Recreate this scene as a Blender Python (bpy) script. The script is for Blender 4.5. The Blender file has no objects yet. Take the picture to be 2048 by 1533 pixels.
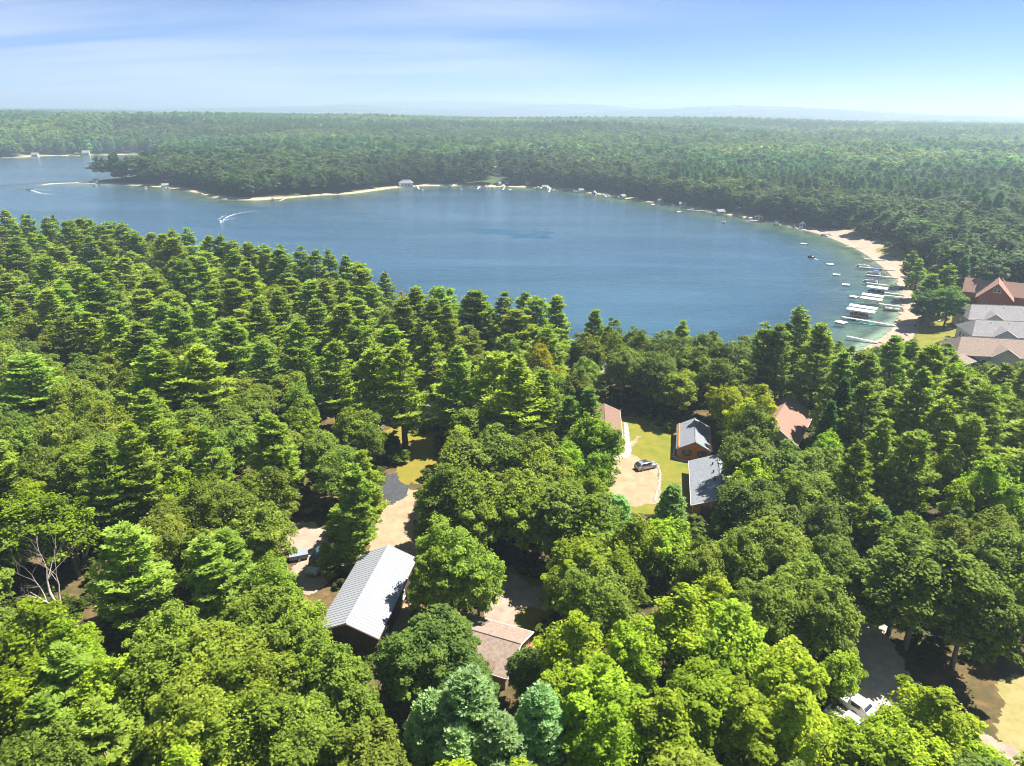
import bpy, bmesh, math, random
import numpy as np
from mathutils import Vector, Matrix

# ------------------------------------------------------------------ camera, sky, sun, exposure
scene = bpy.context.scene
rad = math.radians
F_PX, CAM_H, PITCH, ROLL = 1422.0, 73.0, rad(21.0), rad(0.4)
cam_data = bpy.data.cameras.new('camera')
cam = bpy.data.objects.new('camera', cam_data)
scene.collection.objects.link(cam)
cam_data.sensor_width = 36.0
cam_data.lens = F_PX / 2048 * 36.0
cam_data.clip_start, cam_data.clip_end = 1.0, 60000.0
CAM_R = Matrix.Rotation(math.pi / 2 - PITCH, 4, 'X') @ Matrix.Rotation(ROLL, 4, 'Z')
cam.matrix_world = Matrix.Translation((0, 0, CAM_H)) @ CAM_R
scene.camera = cam
RM = np.array(CAM_R.to_3x3())

SUN_EL, SUN_AZ = rad(60), rad(64)            # azimuth: clockwise from the viewing direction (+Y)
sun_dir = Vector((math.sin(SUN_AZ) * math.cos(SUN_EL), math.cos(SUN_AZ) * math.cos(SUN_EL), math.sin(SUN_EL)))
sl = bpy.data.lights.new('sun', 'SUN')
sl.energy, sl.angle, sl.color = 4.1, rad(0.53), (1.0, 0.955, 0.88)
sun = bpy.data.objects.new('sun', sl)
scene.collection.objects.link(sun)
sun.rotation_euler = sun_dir.to_track_quat('Z', 'Y').to_euler()

world = bpy.data.worlds.new('World')
scene.world = world
world.use_nodes = True
wn, wl = world.node_tree.nodes, world.node_tree.links
wn.clear()
w_out = wn.new('ShaderNodeOutputWorld')
w_bg = wn.new('ShaderNodeBackground')
w_bg.inputs['Strength'].default_value = 0.052
sky = wn.new('ShaderNodeTexSky')
sky.sky_type = 'NISHITA'
sky.sun_disc = False
sky.sun_elevation, sky.sun_rotation = SUN_EL, SUN_AZ
sky.altitude, sky.air_density, sky.dust_density, sky.ozone_density = 300.0, 0.5, 0.0, 6.0
hsv = wn.new('ShaderNodeHueSaturation')
hsv.inputs['Saturation'].default_value = 1.03
tint = wn.new('ShaderNodeMix'); tint.data_type = 'RGBA'; tint.blend_type = 'MULTIPLY'; tint.inputs[0].default_value = 1.0
tint.inputs[7].default_value = (0.70, 0.775, 0.90, 1)
wl.new(sky.outputs[0], tint.inputs[6]); wl.new(tint.outputs[2], hsv.inputs['Color'])
# thin cirrus: streaked noise on the view direction projected to a flat cloud deck
tc = wn.new('ShaderNodeTexCoord')
sep = wn.new('ShaderNodeSeparateXYZ')
wl.new(tc.outputs['Generated'], sep.inputs[0])
def wmath(op, a, b=None, clamp=False):
    n = wn.new('ShaderNodeMath'); n.operation = op; n.use_clamp = clamp
    for i, v in enumerate((a, b)):
        if v is None: continue
        if isinstance(v, (int, float)): n.inputs[i].default_value = v
        else: wl.new(v, n.inputs[i])
    return n.outputs[0]
den = wmath('ADD', wmath('MAXIMUM', sep.outputs['Z'], 0.0), 0.13)
cx = wmath('DIVIDE', sep.outputs['X'], den)
cy = wmath('DIVIDE', sep.outputs['Y'], den)
comb = wn.new('ShaderNodeCombineXYZ')
wl.new(cx, comb.inputs[0]); wl.new(cy, comb.inputs[1])
mp = wn.new('ShaderNodeMapping')
mp.inputs['Rotation'].default_value = (0, 0, rad(30))
mp.inputs['Scale'].default_value = (0.34, 1.5, 1.0)
mp.inputs['Location'].default_value = (3.1, 0.55, 0.0)
wl.new(comb.outputs[0], mp.inputs[0])
nz = wn.new('ShaderNodeTexNoise'); nz.inputs['Scale'].default_value = 0.8
nz.inputs['Detail'].default_value = 8; nz.inputs['Roughness'].default_value = 0.58; nz.inputs['Distortion'].default_value = 0.5
wl.new(mp.outputs[0], nz.inputs['Vector'])
mp2 = wn.new('ShaderNodeMapping'); mp2.inputs['Location'].default_value = (-0.42, 0.0, 0.0)
mp2.inputs['Scale'].default_value = (0.16, 0.05, 1.0)
wl.new(comb.outputs[0], mp2.inputs[0])
nz2 = wn.new('ShaderNodeTexNoise'); nz2.inputs['Scale'].default_value = 1.0; nz2.inputs['Detail'].default_value = 2
wl.new(mp2.outputs[0], nz2.inputs['Vector'])
CLOUD_NODES = (mp, mp2)
m1 = wn.new('ShaderNodeMapRange'); m1.inputs['From Min'].default_value = 0.34; m1.inputs['From Max'].default_value = 0.66
wl.new(nz.outputs['Fac'], m1.inputs['Value'])
m2 = wn.new('ShaderNodeMapRange'); m2.inputs['From Min'].default_value = 0.46; m2.inputs['From Max'].default_value = 0.62
wl.new(nz2.outputs['Fac'], m2.inputs['Value'])
cm = wmath('MULTIPLY', m1.outputs[0], m2.outputs[0])
cm = wmath('MULTIPLY', cm, 0.8, True)
mixc = wn.new('ShaderNodeMix'); mixc.data_type = 'RGBA'
wl.new(cm, mixc.inputs[0]); wl.new(hsv.outputs[0], mixc.inputs[6])
mixc.inputs[7].default_value = (4.9, 5.5, 6.5, 1)
wl.new(mixc.outputs[2], w_bg.inputs['Color'])
wl.new(w_bg.outputs[0], w_out.inputs[0])

vs = scene.view_settings
vs.view_transform, vs.look, vs.exposure, vs.gamma, vs.use_curve_mapping = 'Standard', 'None', 1.7, 1.0, False
scene.display_settings.display_device = 'sRGB'
cyc = scene.cycles
cyc.max_bounces, cyc.diffuse_bounces, cyc.glossy_bounces, cyc.transmission_bounces = 8, 5, 2, 5
cyc.transparent_max_bounces, cyc.volume_bounces = 8, 0
cyc.use_denoising = True
try:
    cyc.denoiser = 'OPENIMAGEDENOISE'; cyc.denoising_input_passes = 'RGB_ALBEDO_NORMAL'
except Exception: pass
cyc.caustics_reflective = cyc.caustics_refractive = False
cyc.pixel_filter_type = 'BLACKMAN_HARRIS'; cyc.filter_width = 1.05
cyc.use_adaptive_sampling = True
cyc.adaptive_threshold = 0.02
scene.render.use_persistent_data = False

# ------------------------------------------------------------------ helpers
def at(px, py, z=3.0):
    """world point on the horizontal plane z that the photograph shows at pixel (px, py) of 2048 x 1533"""
    d = RM @ np.array([(px - 1024) / F_PX, -(py - 766.5) / F_PX, -1.0])
    t = (z - CAM_H) / d[2]
    return float(d[0] * t), float(d[1] * t)
def proj(P):
    v = (np.asarray(P, float) - np.array([0, 0, CAM_H])) @ RM
    w = np.maximum(-v[..., 2], 1e-3)
    return np.stack([1024 + F_PX * v[..., 0] / w, 766.5 - F_PX * v[..., 1] / w], -1)
def in_poly(x, y, poly):
    x = np.asarray(x, float); y = np.asarray(y, float)
    r = np.zeros(x.shape, bool); n = len(poly)
    for i in range(n):
        x1, y1 = poly[i]; x2, y2 = poly[(i + 1) % n]
        c = ((y1 > y) != (y2 > y))
        r ^= c & (x < (x2 - x1) * (y - y1) / ((y2 - y1) if y2 != y1 else 1e-9) + x1)
    return r
def seg_dist(x, y, poly, closed=True):
    d = np.full(np.shape(x), 1e9)
    n = len(poly)
    for i in range(n if closed else n - 1):
        x1, y1 = poly[i]; x2, y2 = poly[(i + 1) % n]
        dx, dy = x2 - x1, y2 - y1
        t = np.clip(((x - x1) * dx + (y - y1) * dy) / (dx * dx + dy * dy + 1e-9), 0, 1)
        d = np.minimum(d, (x - x1 - t * dx) ** 2 + (y - y1 - t * dy) ** 2)
    return np.sqrt(d)
def smooth(poly, k=4, closed=True):
    out = []; n = len(poly); P = [np.array(p, float) for p in poly]
    for i in range(n if closed else n - 1):
        g = lambda j: P[j % n] if closed else P[min(max(j, 0), n - 1)]
        a, b, c, d = g(i - 1), g(i), g(i + 1), g(i + 2)
        for q in range(k):
            t = q / k
            out.append(tuple(0.5 * (2 * b + (c - a) * t + (2 * a - 5 * b + 4 * c - d) * t * t + (3 * b - a - 3 * c + d) * t ** 3)))
    if not closed: out.append(tuple(P[-1]))
    return out
def sstep(a, b, x):
    t = np.clip((x - a) / (b - a), 0, 1); return t * t * (3 - 2 * t)
_ng = np.random.default_rng(5)
_lat = _ng.random((256, 256))
def vnoise(x, y, s):
    x = np.asarray(x) / s; y = np.asarray(y) / s
    ix = np.floor(x).astype(int); iy = np.floor(y).astype(int)
    fx = x - ix; fy = y - iy; fx = fx * fx * (3 - 2 * fx); fy = fy * fy * (3 - 2 * fy)
    g = lambda a, b: _lat[a % 256, b % 256]
    return (g(ix, iy) * (1 - fx) + g(ix + 1, iy) * fx) * (1 - fy) + (g(ix, iy + 1) * (1 - fx) + g(ix + 1, iy + 1) * fx) * fy
def link(o, parent=None, label=None, cat=None, group=None, kind=None):
    scene.collection.objects.link(o)
    if parent is not None: o.parent = parent
    for k, v in (('label', label), ('category', cat), ('group', group), ('kind', kind)):
        if v: o[k] = v
    return o
def empty(name, loc, rz=0.0, label=None, cat=None, group=None):
    e = bpy.data.objects.new(name, None); e.empty_display_size = 0.5
    e.location = loc; e.rotation_euler = (0, 0, rz)
    return link(e, None, label, cat, group)
def copy_tree(o, parent=None):
    c = o.copy(); scene.collection.objects.link(c); c.parent = parent
    for ch in o.children: copy_tree(ch, c)
    return c

class MB:
    """collects boxes, tubes and polygons into one mesh"""
    def __init__(self): self.v = []; self.f = []
    def add(self, vs_, fs, M=None):
        b = len(self.v)
        for p in vs_: self.v.append(tuple(M @ Vector(p)) if M is not None else tuple(p))
        for f in fs: self.f.append(tuple(b + i for i in f))
        return self
    def box(self, c, s, rz=0.0, M=None):
        x, y, z = s[0] / 2, s[1] / 2, s[2] / 2
        T = Matrix.Translation(c) @ Matrix.Rotation(rz, 4, 'Z')
        if M is not None: T = M @ T
        return self.add([(-x,-y,-z),(x,-y,-z),(x,y,-z),(-x,y,-z),(-x,-y,z),(x,-y,z),(x,y,z),(-x,y,z)],
                        [(0,3,2,1),(4,5,6,7),(0,1,5,4),(1,2,6,5),(2,3,7,6),(3,0,4,7)], T)
    def prism(self, poly, z0, z1):
        n = len(poly)
        return self.add([(x, y, z0) for x, y in poly] + [(x, y, z1) for x, y in poly],
                        [tuple(range(n - 1, -1, -1)), tuple(range(n, 2 * n))] + [(i, (i + 1) % n, n + (i + 1) % n, n + i) for i in range(n)])
    def slab(self, pts, t):
        """planar polygon (3D points) given thickness t downwards along its normal"""
        P = [Vector(p) for p in pts]; nrm = (P[1] - P[0]).cross(P[2] - P[0]).normalized()
        n = len(P)
        return self.add(P + [p - nrm * t for p in P], [tuple(range(n)), tuple(range(2 * n - 1, n - 1, -1))] + [(i, n + i, n + (i + 1) % n, (i + 1) % n) for i in range(n)])
    def tube(self, path, r, n=6, cap=True):
        P = [Vector(p) for p in path]; b = len(self.v)
        R = r if isinstance(r, (list, tuple)) else [r] * len(P)
        for i, p in enumerate(P):
            d = (P[min(i + 1, len(P) - 1)] - P[max(i - 1, 0)]).normalized()
            u = d.orthogonal().normalized() if abs(d.z) > 0.9 else d.cross(Vector((0, 0, 1))).normalized()
            w = d.cross(u)
            for k in range(n):
                a = 2 * math.pi * k / n
                self.v.append(tuple(p + (u * math.cos(a) + w * math.sin(a)) * R[i]))
        for i in range(len(P) - 1):
            for k in range(n):
                k2 = (k + 1) % n
                self.f.append((b + i * n + k, b + i * n + k2, b + (i + 1) * n + k2, b + (i + 1) * n + k))
        if cap:
            self.f.append(tuple(b + k for k in range(n - 1, -1, -1)))
            self.f.append(tuple(b + (len(P) - 1) * n + k for k in range(n)))
        return self
    def loft(self, rings, cap=True, closed=True):
        b = len(self.v); n = len(rings[0])
        for r in rings: self.v.extend(tuple(p) for p in r)
        for i in range(len(rings) - 1):
            for k in range(n if closed else n - 1):
                k2 = (k + 1) % n
                self.f.append((b + i * n + k, b + i * n + k2, b + (i + 1) * n + k2, b + (i + 1) * n + k))
        if cap:
            self.f.append(tuple(b + k for k in range(n - 1, -1, -1)))
            self.f.append(tuple(b + (len(rings) - 1) * n + k for k in range(n)))
        return self
    def mesh(self, name, m, smooth_=False):
        me = bpy.data.meshes.new(name)
        me.from_pydata(self.v, [], self.f)
        if m is not None: me.materials.append(m)
        if smooth_: me.polygons.foreach_set('use_smooth', [True] * len(me.polygons))
        me.update()
        return me
    def build(self, name, m, parent=None, smooth_=False, **kw):
        return link(bpy.data.objects.new(name, self.mesh(name, m, smooth_)), parent, **kw)

# ------------------------------------------------------------------ materials
_mats = {}
def mat(name, col, rough=0.8, var=0.0, scale=3.0, bump=0.0, metal=0.0, col2=None, spec=0.3, detail=5, stretch=None, bscale=None):
    if name in _mats: return _mats[name]
    m = bpy.data.materials.new(name); m.use_nodes = True
    nt = m.node_tree; b = nt.nodes['Principled BSDF']
    b.inputs['Roughness'].default_value = rough; b.inputs['Metallic'].default_value = metal
    b.inputs['Specular IOR Level'].default_value = spec
    c4 = (*col, 1)
    if var or col2 or bump:
        tcn = nt.nodes.new('ShaderNodeTexCoord'); mpn = nt.nodes.new('ShaderNodeMapping')
        nt.links.new(tcn.outputs['Object'], mpn.inputs[0])
        if stretch: mpn.inputs['Scale'].default_value = stretch
        n = nt.nodes.new('ShaderNodeTexNoise'); n.inputs['Scale'].default_value = scale; n.inputs['Detail'].default_value = detail
        n.inputs['Roughness'].default_value = 0.65
        nt.links.new(mpn.outputs[0], n.inputs['Vector'])
        r = nt.nodes.new('ShaderNodeValToRGB')
        c2 = col2 if col2 else tuple(min(1, c * (1 + var)) for c in col)
        c1 = col if col2 else tuple(c * (1 - var) for c in col)
        r.color_ramp.elements[0].position, r.color_ramp.elements[1].position = 0.32, 0.68
        r.color_ramp.elements[0].color, r.color_ramp.elements[1].color = (*c1, 1), (*c2, 1)
        nt.links.new(n.outputs['Fac'], r.inputs[0]); nt.links.new(r.outputs[0], b.inputs['Base Color'])
        if bump:
            bn = nt.nodes.new('ShaderNodeBump'); bn.inputs['Strength'].default_value = bump; bn.inputs['Distance'].default_value = 0.05
            n2 = n
            if bscale:
                n2 = nt.nodes.new('ShaderNodeTexNoise'); n2.inputs['Scale'].default_value = bscale
                nt.links.new(mpn.outputs[0], n2.inputs['Vector'])
            nt.links.new(n2.outputs['Fac'], bn.inputs['Height']); nt.links.new(bn.outputs[0], b.inputs['Normal'])
    else:
        b.inputs['Base Color'].default_value = c4
    _mats[name] = m
    return m
def foliage_mat(name, far):
    m = bpy.data.materials.new(name); m.use_nodes = True
    nt = m.node_tree; nt.nodes.clear(); N = nt.nodes.new; L = nt.links.new
    out = N('ShaderNodeOutputMaterial')
    if far:
        src = N('ShaderNodeAttribute'); src.attribute_type = 'INSTANCER'; src.attribute_name = 'tint'; col = src.outputs['Color']
    else:
        src = N('ShaderNodeObjectInfo'); col = src.outputs['Color']
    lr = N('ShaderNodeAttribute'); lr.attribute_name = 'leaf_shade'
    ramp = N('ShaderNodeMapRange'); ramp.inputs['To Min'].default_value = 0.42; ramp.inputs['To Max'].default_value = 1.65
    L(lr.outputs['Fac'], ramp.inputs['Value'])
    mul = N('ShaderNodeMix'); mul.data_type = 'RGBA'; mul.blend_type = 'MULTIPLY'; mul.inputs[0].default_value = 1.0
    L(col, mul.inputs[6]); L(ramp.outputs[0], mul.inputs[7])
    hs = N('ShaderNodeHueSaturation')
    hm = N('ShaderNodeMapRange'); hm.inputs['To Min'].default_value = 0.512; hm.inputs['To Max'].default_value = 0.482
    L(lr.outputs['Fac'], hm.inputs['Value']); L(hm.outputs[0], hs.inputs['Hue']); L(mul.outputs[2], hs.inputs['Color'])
    d = N('ShaderNodeBsdfPrincipled'); d.inputs['Roughness'].default_value = 0.6; d.inputs['Specular IOR Level'].default_value = 0.12
    t = N('ShaderNodeBsdfTranslucent')
    tcol = N('ShaderNodeMix'); tcol.data_type = 'RGBA'; tcol.blend_type = 'MULTIPLY'; tcol.inputs[0].default_value = 1.0
    tcol.inputs[7].default_value = (1.4, 1.5, 0.6, 1)
    L(hs.outputs[0], tcol.inputs[6]); L(tcol.outputs[2], t.inputs['Color']); L(hs.outputs[0], d.inputs['Base Color'])
    mx = N('ShaderNodeMixShader'); mx.inputs[0].default_value = 0.5
    L(d.outputs[0], mx.inputs[1]); L(t.outputs[0], mx.inputs[2]); L(mx.outputs[0], out.inputs[0])
    return m
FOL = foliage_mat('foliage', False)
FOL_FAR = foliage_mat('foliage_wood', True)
BARK_PINE = mat('bark_pine', (0.17, 0.11, 0.085), 0.9, 0.35, 3, 0.5, stretch=(1, 1, 0.2))
BARK_OAK = mat('bark_oak', (0.17, 0.145, 0.12), 0.9, 0.35, 3, 0.5, stretch=(1, 1, 0.25))
# ------------------------------------------------------------------ lake outline and terrain
GZ = 3.0                                                     # height of the near land above the lake
px_shore = [(60,372),(120,366),(200,368),(240,370),(300,373),(345,378),(395,386),(435,397),(500,401),(565,397),(640,391),(700,388),(755,381),(800,375),(860,372),(950,373),(1050,375),(1130,381),(1200,389),(1260,399),(1340,411),(1400,421),(1450,429),(1520,441),(1570,451),(1640,468),(1690,487),(1730,506),(1770,535),(1795,560),(1806,588),(1806,614),(1797,640),(1778,662),(1740,690)]
shore_w = [at(x, y, 0.0) for x, y in px_shore]
lake_poly = [(-1150, 1000), (-1050, 1240), at(0, 316, 0), at(90, 312, 0), at(175, 312, 0), (-600, 1230), (-500, 1040), (-432, 830)] + shore_w + \
            [(96, 208), (70, 199), (36, 200), (4, 214), (-30, 226), (-62, 268), (-100, 300), (-150, 330), (-210, 356), (-300, 392), (-420, 430), (-640, 520), (-900, 690)]
LAKE = smooth(lake_poly, 4)
RIDGES = [  # (x, y, radius x, radius y, height) broad rises of the land behind the lake
    (0, 1900, 2600, 700, 22), (300, 2300, 700, 300, 14), (-1900, 7500, 1500, 900, 78), (-500, 9500, 1500, 700, 128), (-1700, 10500, 1700, 700, 115), (500, 7800, 900, 700, 88),
    (2000, 6200, 1300, 700, 88), (3100, 8200, 1500, 800, 66), (4200, 11500, 2600, 900, 105), (1800, 12000, 2500, 900, 120), (-5200, 12500, 4000, 1000, 98), (900, 4300, 800, 500, 18), (-2500, 4200, 1500, 700, 12)]
def lake_sd(x, y):
    d = seg_dist(x, y, LAKE)
    return np.where(in_poly(x, y, LAKE), -d, d)
def height(x, y, sd=None):
    x = np.asarray(x, float); y = np.asarray(y, float)
    if sd is None: sd = lake_sd(x, y)
    land = GZ * sstep(0, 26, sd) ** 0.8
    r = np.hypot(x, y)
    far = sstep(620, 1500, r) * (np.maximum(sd, 0) > 0)
    h = 0
    for (a, b, rx, ry, hh) in RIDGES: h = h + hh * np.exp(-((x - a) / rx) ** 2 - ((y - b) / ry) ** 2)
    h = h + (vnoise(x, y, 760) - 0.35) * 30 + (vnoise(x + 77, y + 31, 330) - 0.4) * 12 + (vnoise(x + 999, y, 1900) - 0.5) * 26 * sstep(2500, 5000, r)
    land = land + np.maximum(h, 0) * far * sstep(0, 260, sd)
    land = land + 5 * sstep(15, 120, sd) * sstep(200, 330, x) * sstep(620, 300, r)
    return np.where(sd > 0, land, np.maximum(sd * 0.085, -7.0))
def axis(a0, a1, fine, far_lo, far_hi, g):
    c = list(np.arange(a0, a1 + 0.1, fine)); s = fine; v = a1
    while v < far_hi: s *= g; v += s; c.append(v)
    s = fine; v = a0; lo = []
    while v > far_lo: s *= g; v -= s; lo.append(v)
    return np.array(lo[::-1] + c)
gx = axis(-340, 340, 4.0, -15000, 15000, 1.06)
gy = axis(-20, 800, 4.0, -3000, 24000, 1.055)
GX, GY = np.meshgrid(gx, gy)
SD = lake_sd(GX.ravel(), GY.ravel())
GH = height(GX.ravel(), GY.ravel(), SD)
nx, ny = len(gx), len(gy)
def grid_mesh(name, X, Y, Z, nx, ny, attrs=None):
    me = bpy.data.meshes.new(name)
    i = np.arange(nx * ny).reshape(ny, nx)
    q = np.stack([i[:-1, :-1], i[:-1, 1:], i[1:, 1:], i[1:, :-1]], -1).reshape(-1, 4)
    set_mesh(me, np.stack([X, Y, Z], -1), q)
    for k, a in (attrs or {}).items():
        at_ = me.attributes.new(k, 'FLOAT', 'POINT'); at_.data.foreach_set('value', np.ascontiguousarray(a, np.float32))
    return me
def set_mesh(me, V, Q):
    V = np.ascontiguousarray(V, np.float32); Q = np.ascontiguousarray(Q, np.int32)
    me.vertices.add(len(V)); me.vertices.foreach_set('co', V.ravel())
    k = Q.shape[1]
    me.loops.add(Q.size); me.loops.foreach_set('vertex_index', Q.ravel())
    me.polygons.add(len(Q)); me.polygons.foreach_set('loop_start', np.arange(0, Q.size, k, dtype=np.int32))
    me.update(calc_edges=True)

def ground_mat():
    m = bpy.data.materials.new('ground'); m.use_nodes = True
    nt = m.node_tree; N = nt.nodes.new; L = nt.links.new; b = nt.nodes['Principled BSDF']
    b.inputs['Roughness'].default_value = 0.95; b.inputs['Specular IOR Level'].default_value = 0.1
    tcn = N('ShaderNodeTexCoord')
    def noise(s, d=5):
        n = N('ShaderNodeTexNoise'); n.inputs['Scale'].default_value = s; n.inputs['Detail'].default_value = d; n.inputs['Roughness'].default_value = 0.65
        L(tcn.outputs['Object'], n.inputs['Vector']); return n.outputs['Fac']
    def ramp(f, stops):
        r = N('ShaderNodeValToRGB'); e = r.color_ramp.elements
        for i, (p, c) in enumerate(stops):
            el = e[i] if i < 2 else e.new(p)
            el.position = p; el.color = (*c, 1)
        L(f, r.inputs[0]); return r.outputs[0]
    def mix(f, a, b_):
        x = N('ShaderNodeMix'); x.data_type = 'RGBA'; L(f, x.inputs[0]); L(a, x.inputs[6]); L(b_, x.inputs[7]); return x.outputs[2]
    litter = ramp(noise(0.45, 8), [(0.3, (0.055, 0.065, 0.02)), (0.5, (0.10, 0.075, 0.035)), (0.72, (0.20, 0.125, 0.05))])
    sand = ramp(noise(0.8, 6), [(0.3, (0.42, 0.32, 0.19)), (0.7, (0.60, 0.48, 0.32))])
    bed = ramp(noise(0.06, 6), [(0.35, (0.10, 0.13, 0.05)), (0.6, (0.32, 0.29, 0.16))])
    wood = ramp(noise(0.012, 8), [(0.3, (0.03, 0.06, 0.022)), (0.7, (0.075, 0.11, 0.035))])
    def attr(n):
        a = N('ShaderNodeAttribute'); a.attribute_name = n; return a.outputs['Fac']
    c = mix(attr('far'), litter, wood)
    c = mix(attr('sand'), c, sand)
    c = mix(attr('bed'), c, bed)
    L(c, b.inputs['Base Color'])
    bn = N('ShaderNodeBump'); bn.inputs['Strength'].default_value = 0.5; bn.inputs['Distance'].default_value = 0.15
    L(noise(1.5, 6), bn.inputs['Height']); L(bn.outputs[0], b.inputs['Normal'])
    return m
r_ = np.hypot(GX, GY).ravel()
nzs = vnoise(GX.ravel(), GY.ravel(), 22)
beach_w = np.where((GX.ravel() > 60) & (r_ < 560), 2.5 + 4 * nzs, np.where(GY.ravel() > 500, 3 + 8 * vnoise(GX.ravel(), GY.ravel(), 45), 3))
sand_a = sstep(1.0, 0.6, np.maximum(SD, 0) / beach_w) * (SD > -3)
bed_a = sstep(-3, -10, SD)
gm = grid_mesh('ground', GX.ravel(), GY.ravel(), GH, nx, ny, {'sand': sand_a, 'bed': bed_a, 'far': sstep(450, 900, r_)})
gm.materials.append(ground_mat())
gm.polygons.foreach_set('use_smooth', np.ones(len(gm.polygons), bool))
ground = link(bpy.data.objects.new('ground', gm), kind='structure', label='wooded land around the lake with brown leaf litter')

# water
wx = np.arange(-1250, 321, 10.0); wy = np.arange(170, 1390, 10.0)
WX, WY = np.meshgrid(wx, wy)
WSD = lake_sd(WX.ravel(), WY.ravel())
wm = grid_mesh('lake_water', WX.ravel(), WY.ravel(), np.zeros(WX.size), len(wx), len(wy), {'shore': WSD})
def water_mat():
    m = bpy.data.materials.new('lake_water'); m.use_nodes = True
    nt = m.node_tree; nt.nodes.clear(); N = nt.nodes.new; L = nt.links.new
    out = N('ShaderNodeOutputMaterial')
    a = N('ShaderNodeAttribute'); a.attribute_name = 'shore'
    tcn = N('ShaderNodeTexCoord')
    def noise(s, d, st, rot=0.0, dist=0.0):
        mpn = N('ShaderNodeMapping'); mpn.inputs['Scale'].default_value = st; mpn.inputs['Rotation'].default_value = (0, 0, rot)
        L(tcn.outputs['Object'], mpn.inputs[0])
        n = N('ShaderNodeTexNoise'); n.inputs['Scale'].default_value = s; n.inputs['Detail'].default_value = d; n.inputs['Distortion'].default_value = dist
        L(mpn.outputs[0], n.inputs['Vector']); return n.outputs['Fac']
    def mr(v, f0, f1, t0, t1):
        n = N('ShaderNodeMapRange'); n.inputs['From Min'].default_value = f0; n.inputs['From Max'].default_value = f1
        n.inputs['To Min'].default_value = t0; n.inputs['To Max'].default_value = t1; L(v, n.inputs['Value']); return n.outputs[0]
    def mth(op, x, y):
        n = N('ShaderNodeMath'); n.operation = op
        for i, v in enumerate((x, y)):
            if isinstance(v, (int, float)): n.inputs[i].default_value = v
            else: L(v, n.inputs[i])
        return n.outputs[0]
    # the body of the water: clear over the shallows, blue-green and opaque over the deep
    edge = mth('ADD', a.outputs['Fac'], mr(noise(0.03, 4, (1, 1, 1)), 0, 1, -9, 9))
    clear = mr(edge, -46, -2, 0.0, 1.0)
    body = N('ShaderNodeBsdfDiffuse')
    lane = N('ShaderNodeMix'); lane.data_type = 'RGBA'; lane.inputs[6].default_value = (0.018, 0.062, 0.105, 1); lane.inputs[7].default_value = (0.036, 0.092, 0.130, 1)
    L(mr(noise(0.011, 6, (0.45, 1.9, 1), rad(8), 1.2), 0.3, 0.7, 0.0, 1.0), lane.inputs[0]); L(lane.outputs[2], body.inputs['Color'])
    tr = N('ShaderNodeBsdfTransparent'); tr.inputs['Color'].default_value = (0.62, 0.82, 0.80, 1)
    mb = N('ShaderNodeMixShader'); L(clear, mb.inputs[0]); L(body.outputs[0], mb.inputs[1]); L(tr.outputs[0], mb.inputs[2])
    # wind ripples, smoother slicks between them
    h1 = noise(0.9, 4, (0.55, 1.3, 1), rad(12))
    h2 = noise(0.22, 3, (0.5, 1.4, 1), rad(-8), 0.6)
    calm = mr(noise(0.008, 4, (0.6, 1.6, 1), rad(10), 1.0), 0.35, 0.62, 0.35, 1.4)
    hh = mth('ADD', mth('MULTIPLY', h1, 0.6), h2)
    bn = N('ShaderNodeBump'); bn.inputs['Distance'].default_value = 0.42
    L(calm, bn.inputs['Strength']); L(hh, bn.inputs['Height'])
    gl = N('ShaderNodeBsdfGlossy'); gl.inputs['Roughness'].default_value = 0.16; gl.inputs['Color'].default_value = (0.93, 0.97, 1, 1)
    L(bn.outputs[0], gl.inputs['Normal'])
    fr = N('ShaderNodeFresnel'); fr.inputs['IOR'].default_value = 1.38; L(bn.outputs[0], fr.inputs['Normal'])
    mx = N('ShaderNodeMixShader'); L(fr.outputs[0], mx.inputs[0]); L(mb.outputs[0], mx.inputs[1]); L(gl.outputs[0], mx.inputs[2])
    L(mx.outputs[0], out.inputs[0])
    return m
wm.materials.append(water_mat())
water = link(bpy.data.objects.new('lake_water', wm), kind='structure', label='broad blue lake rippled by light wind')

# the air
hz = MB().box((0, 10000, 82.0), (34000, 27000, 196.0)).mesh('haze', None)
hm_ = bpy.data.materials.new('haze'); hm_.use_nodes = True
hn = hm_.node_tree; hn.nodes.clear()
ho = hn.nodes.new('ShaderNodeOutputMaterial'); hv = hn.nodes.new('ShaderNodeVolumePrincipled')
hv.inputs['Color'].default_value = (0.68, 0.86, 1.0, 1); hv.inputs['Density'].default_value = 0.00027; hv.inputs['Anisotropy'].default_value = 0.3
hn.links.new(hv.outputs[0], ho.inputs['Volume'])
hz.materials.append(hm_)
haze = link(bpy.data.objects.new('haze', hz), kind='stuff', label='thin pale summer haze over the whole landscape')
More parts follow.
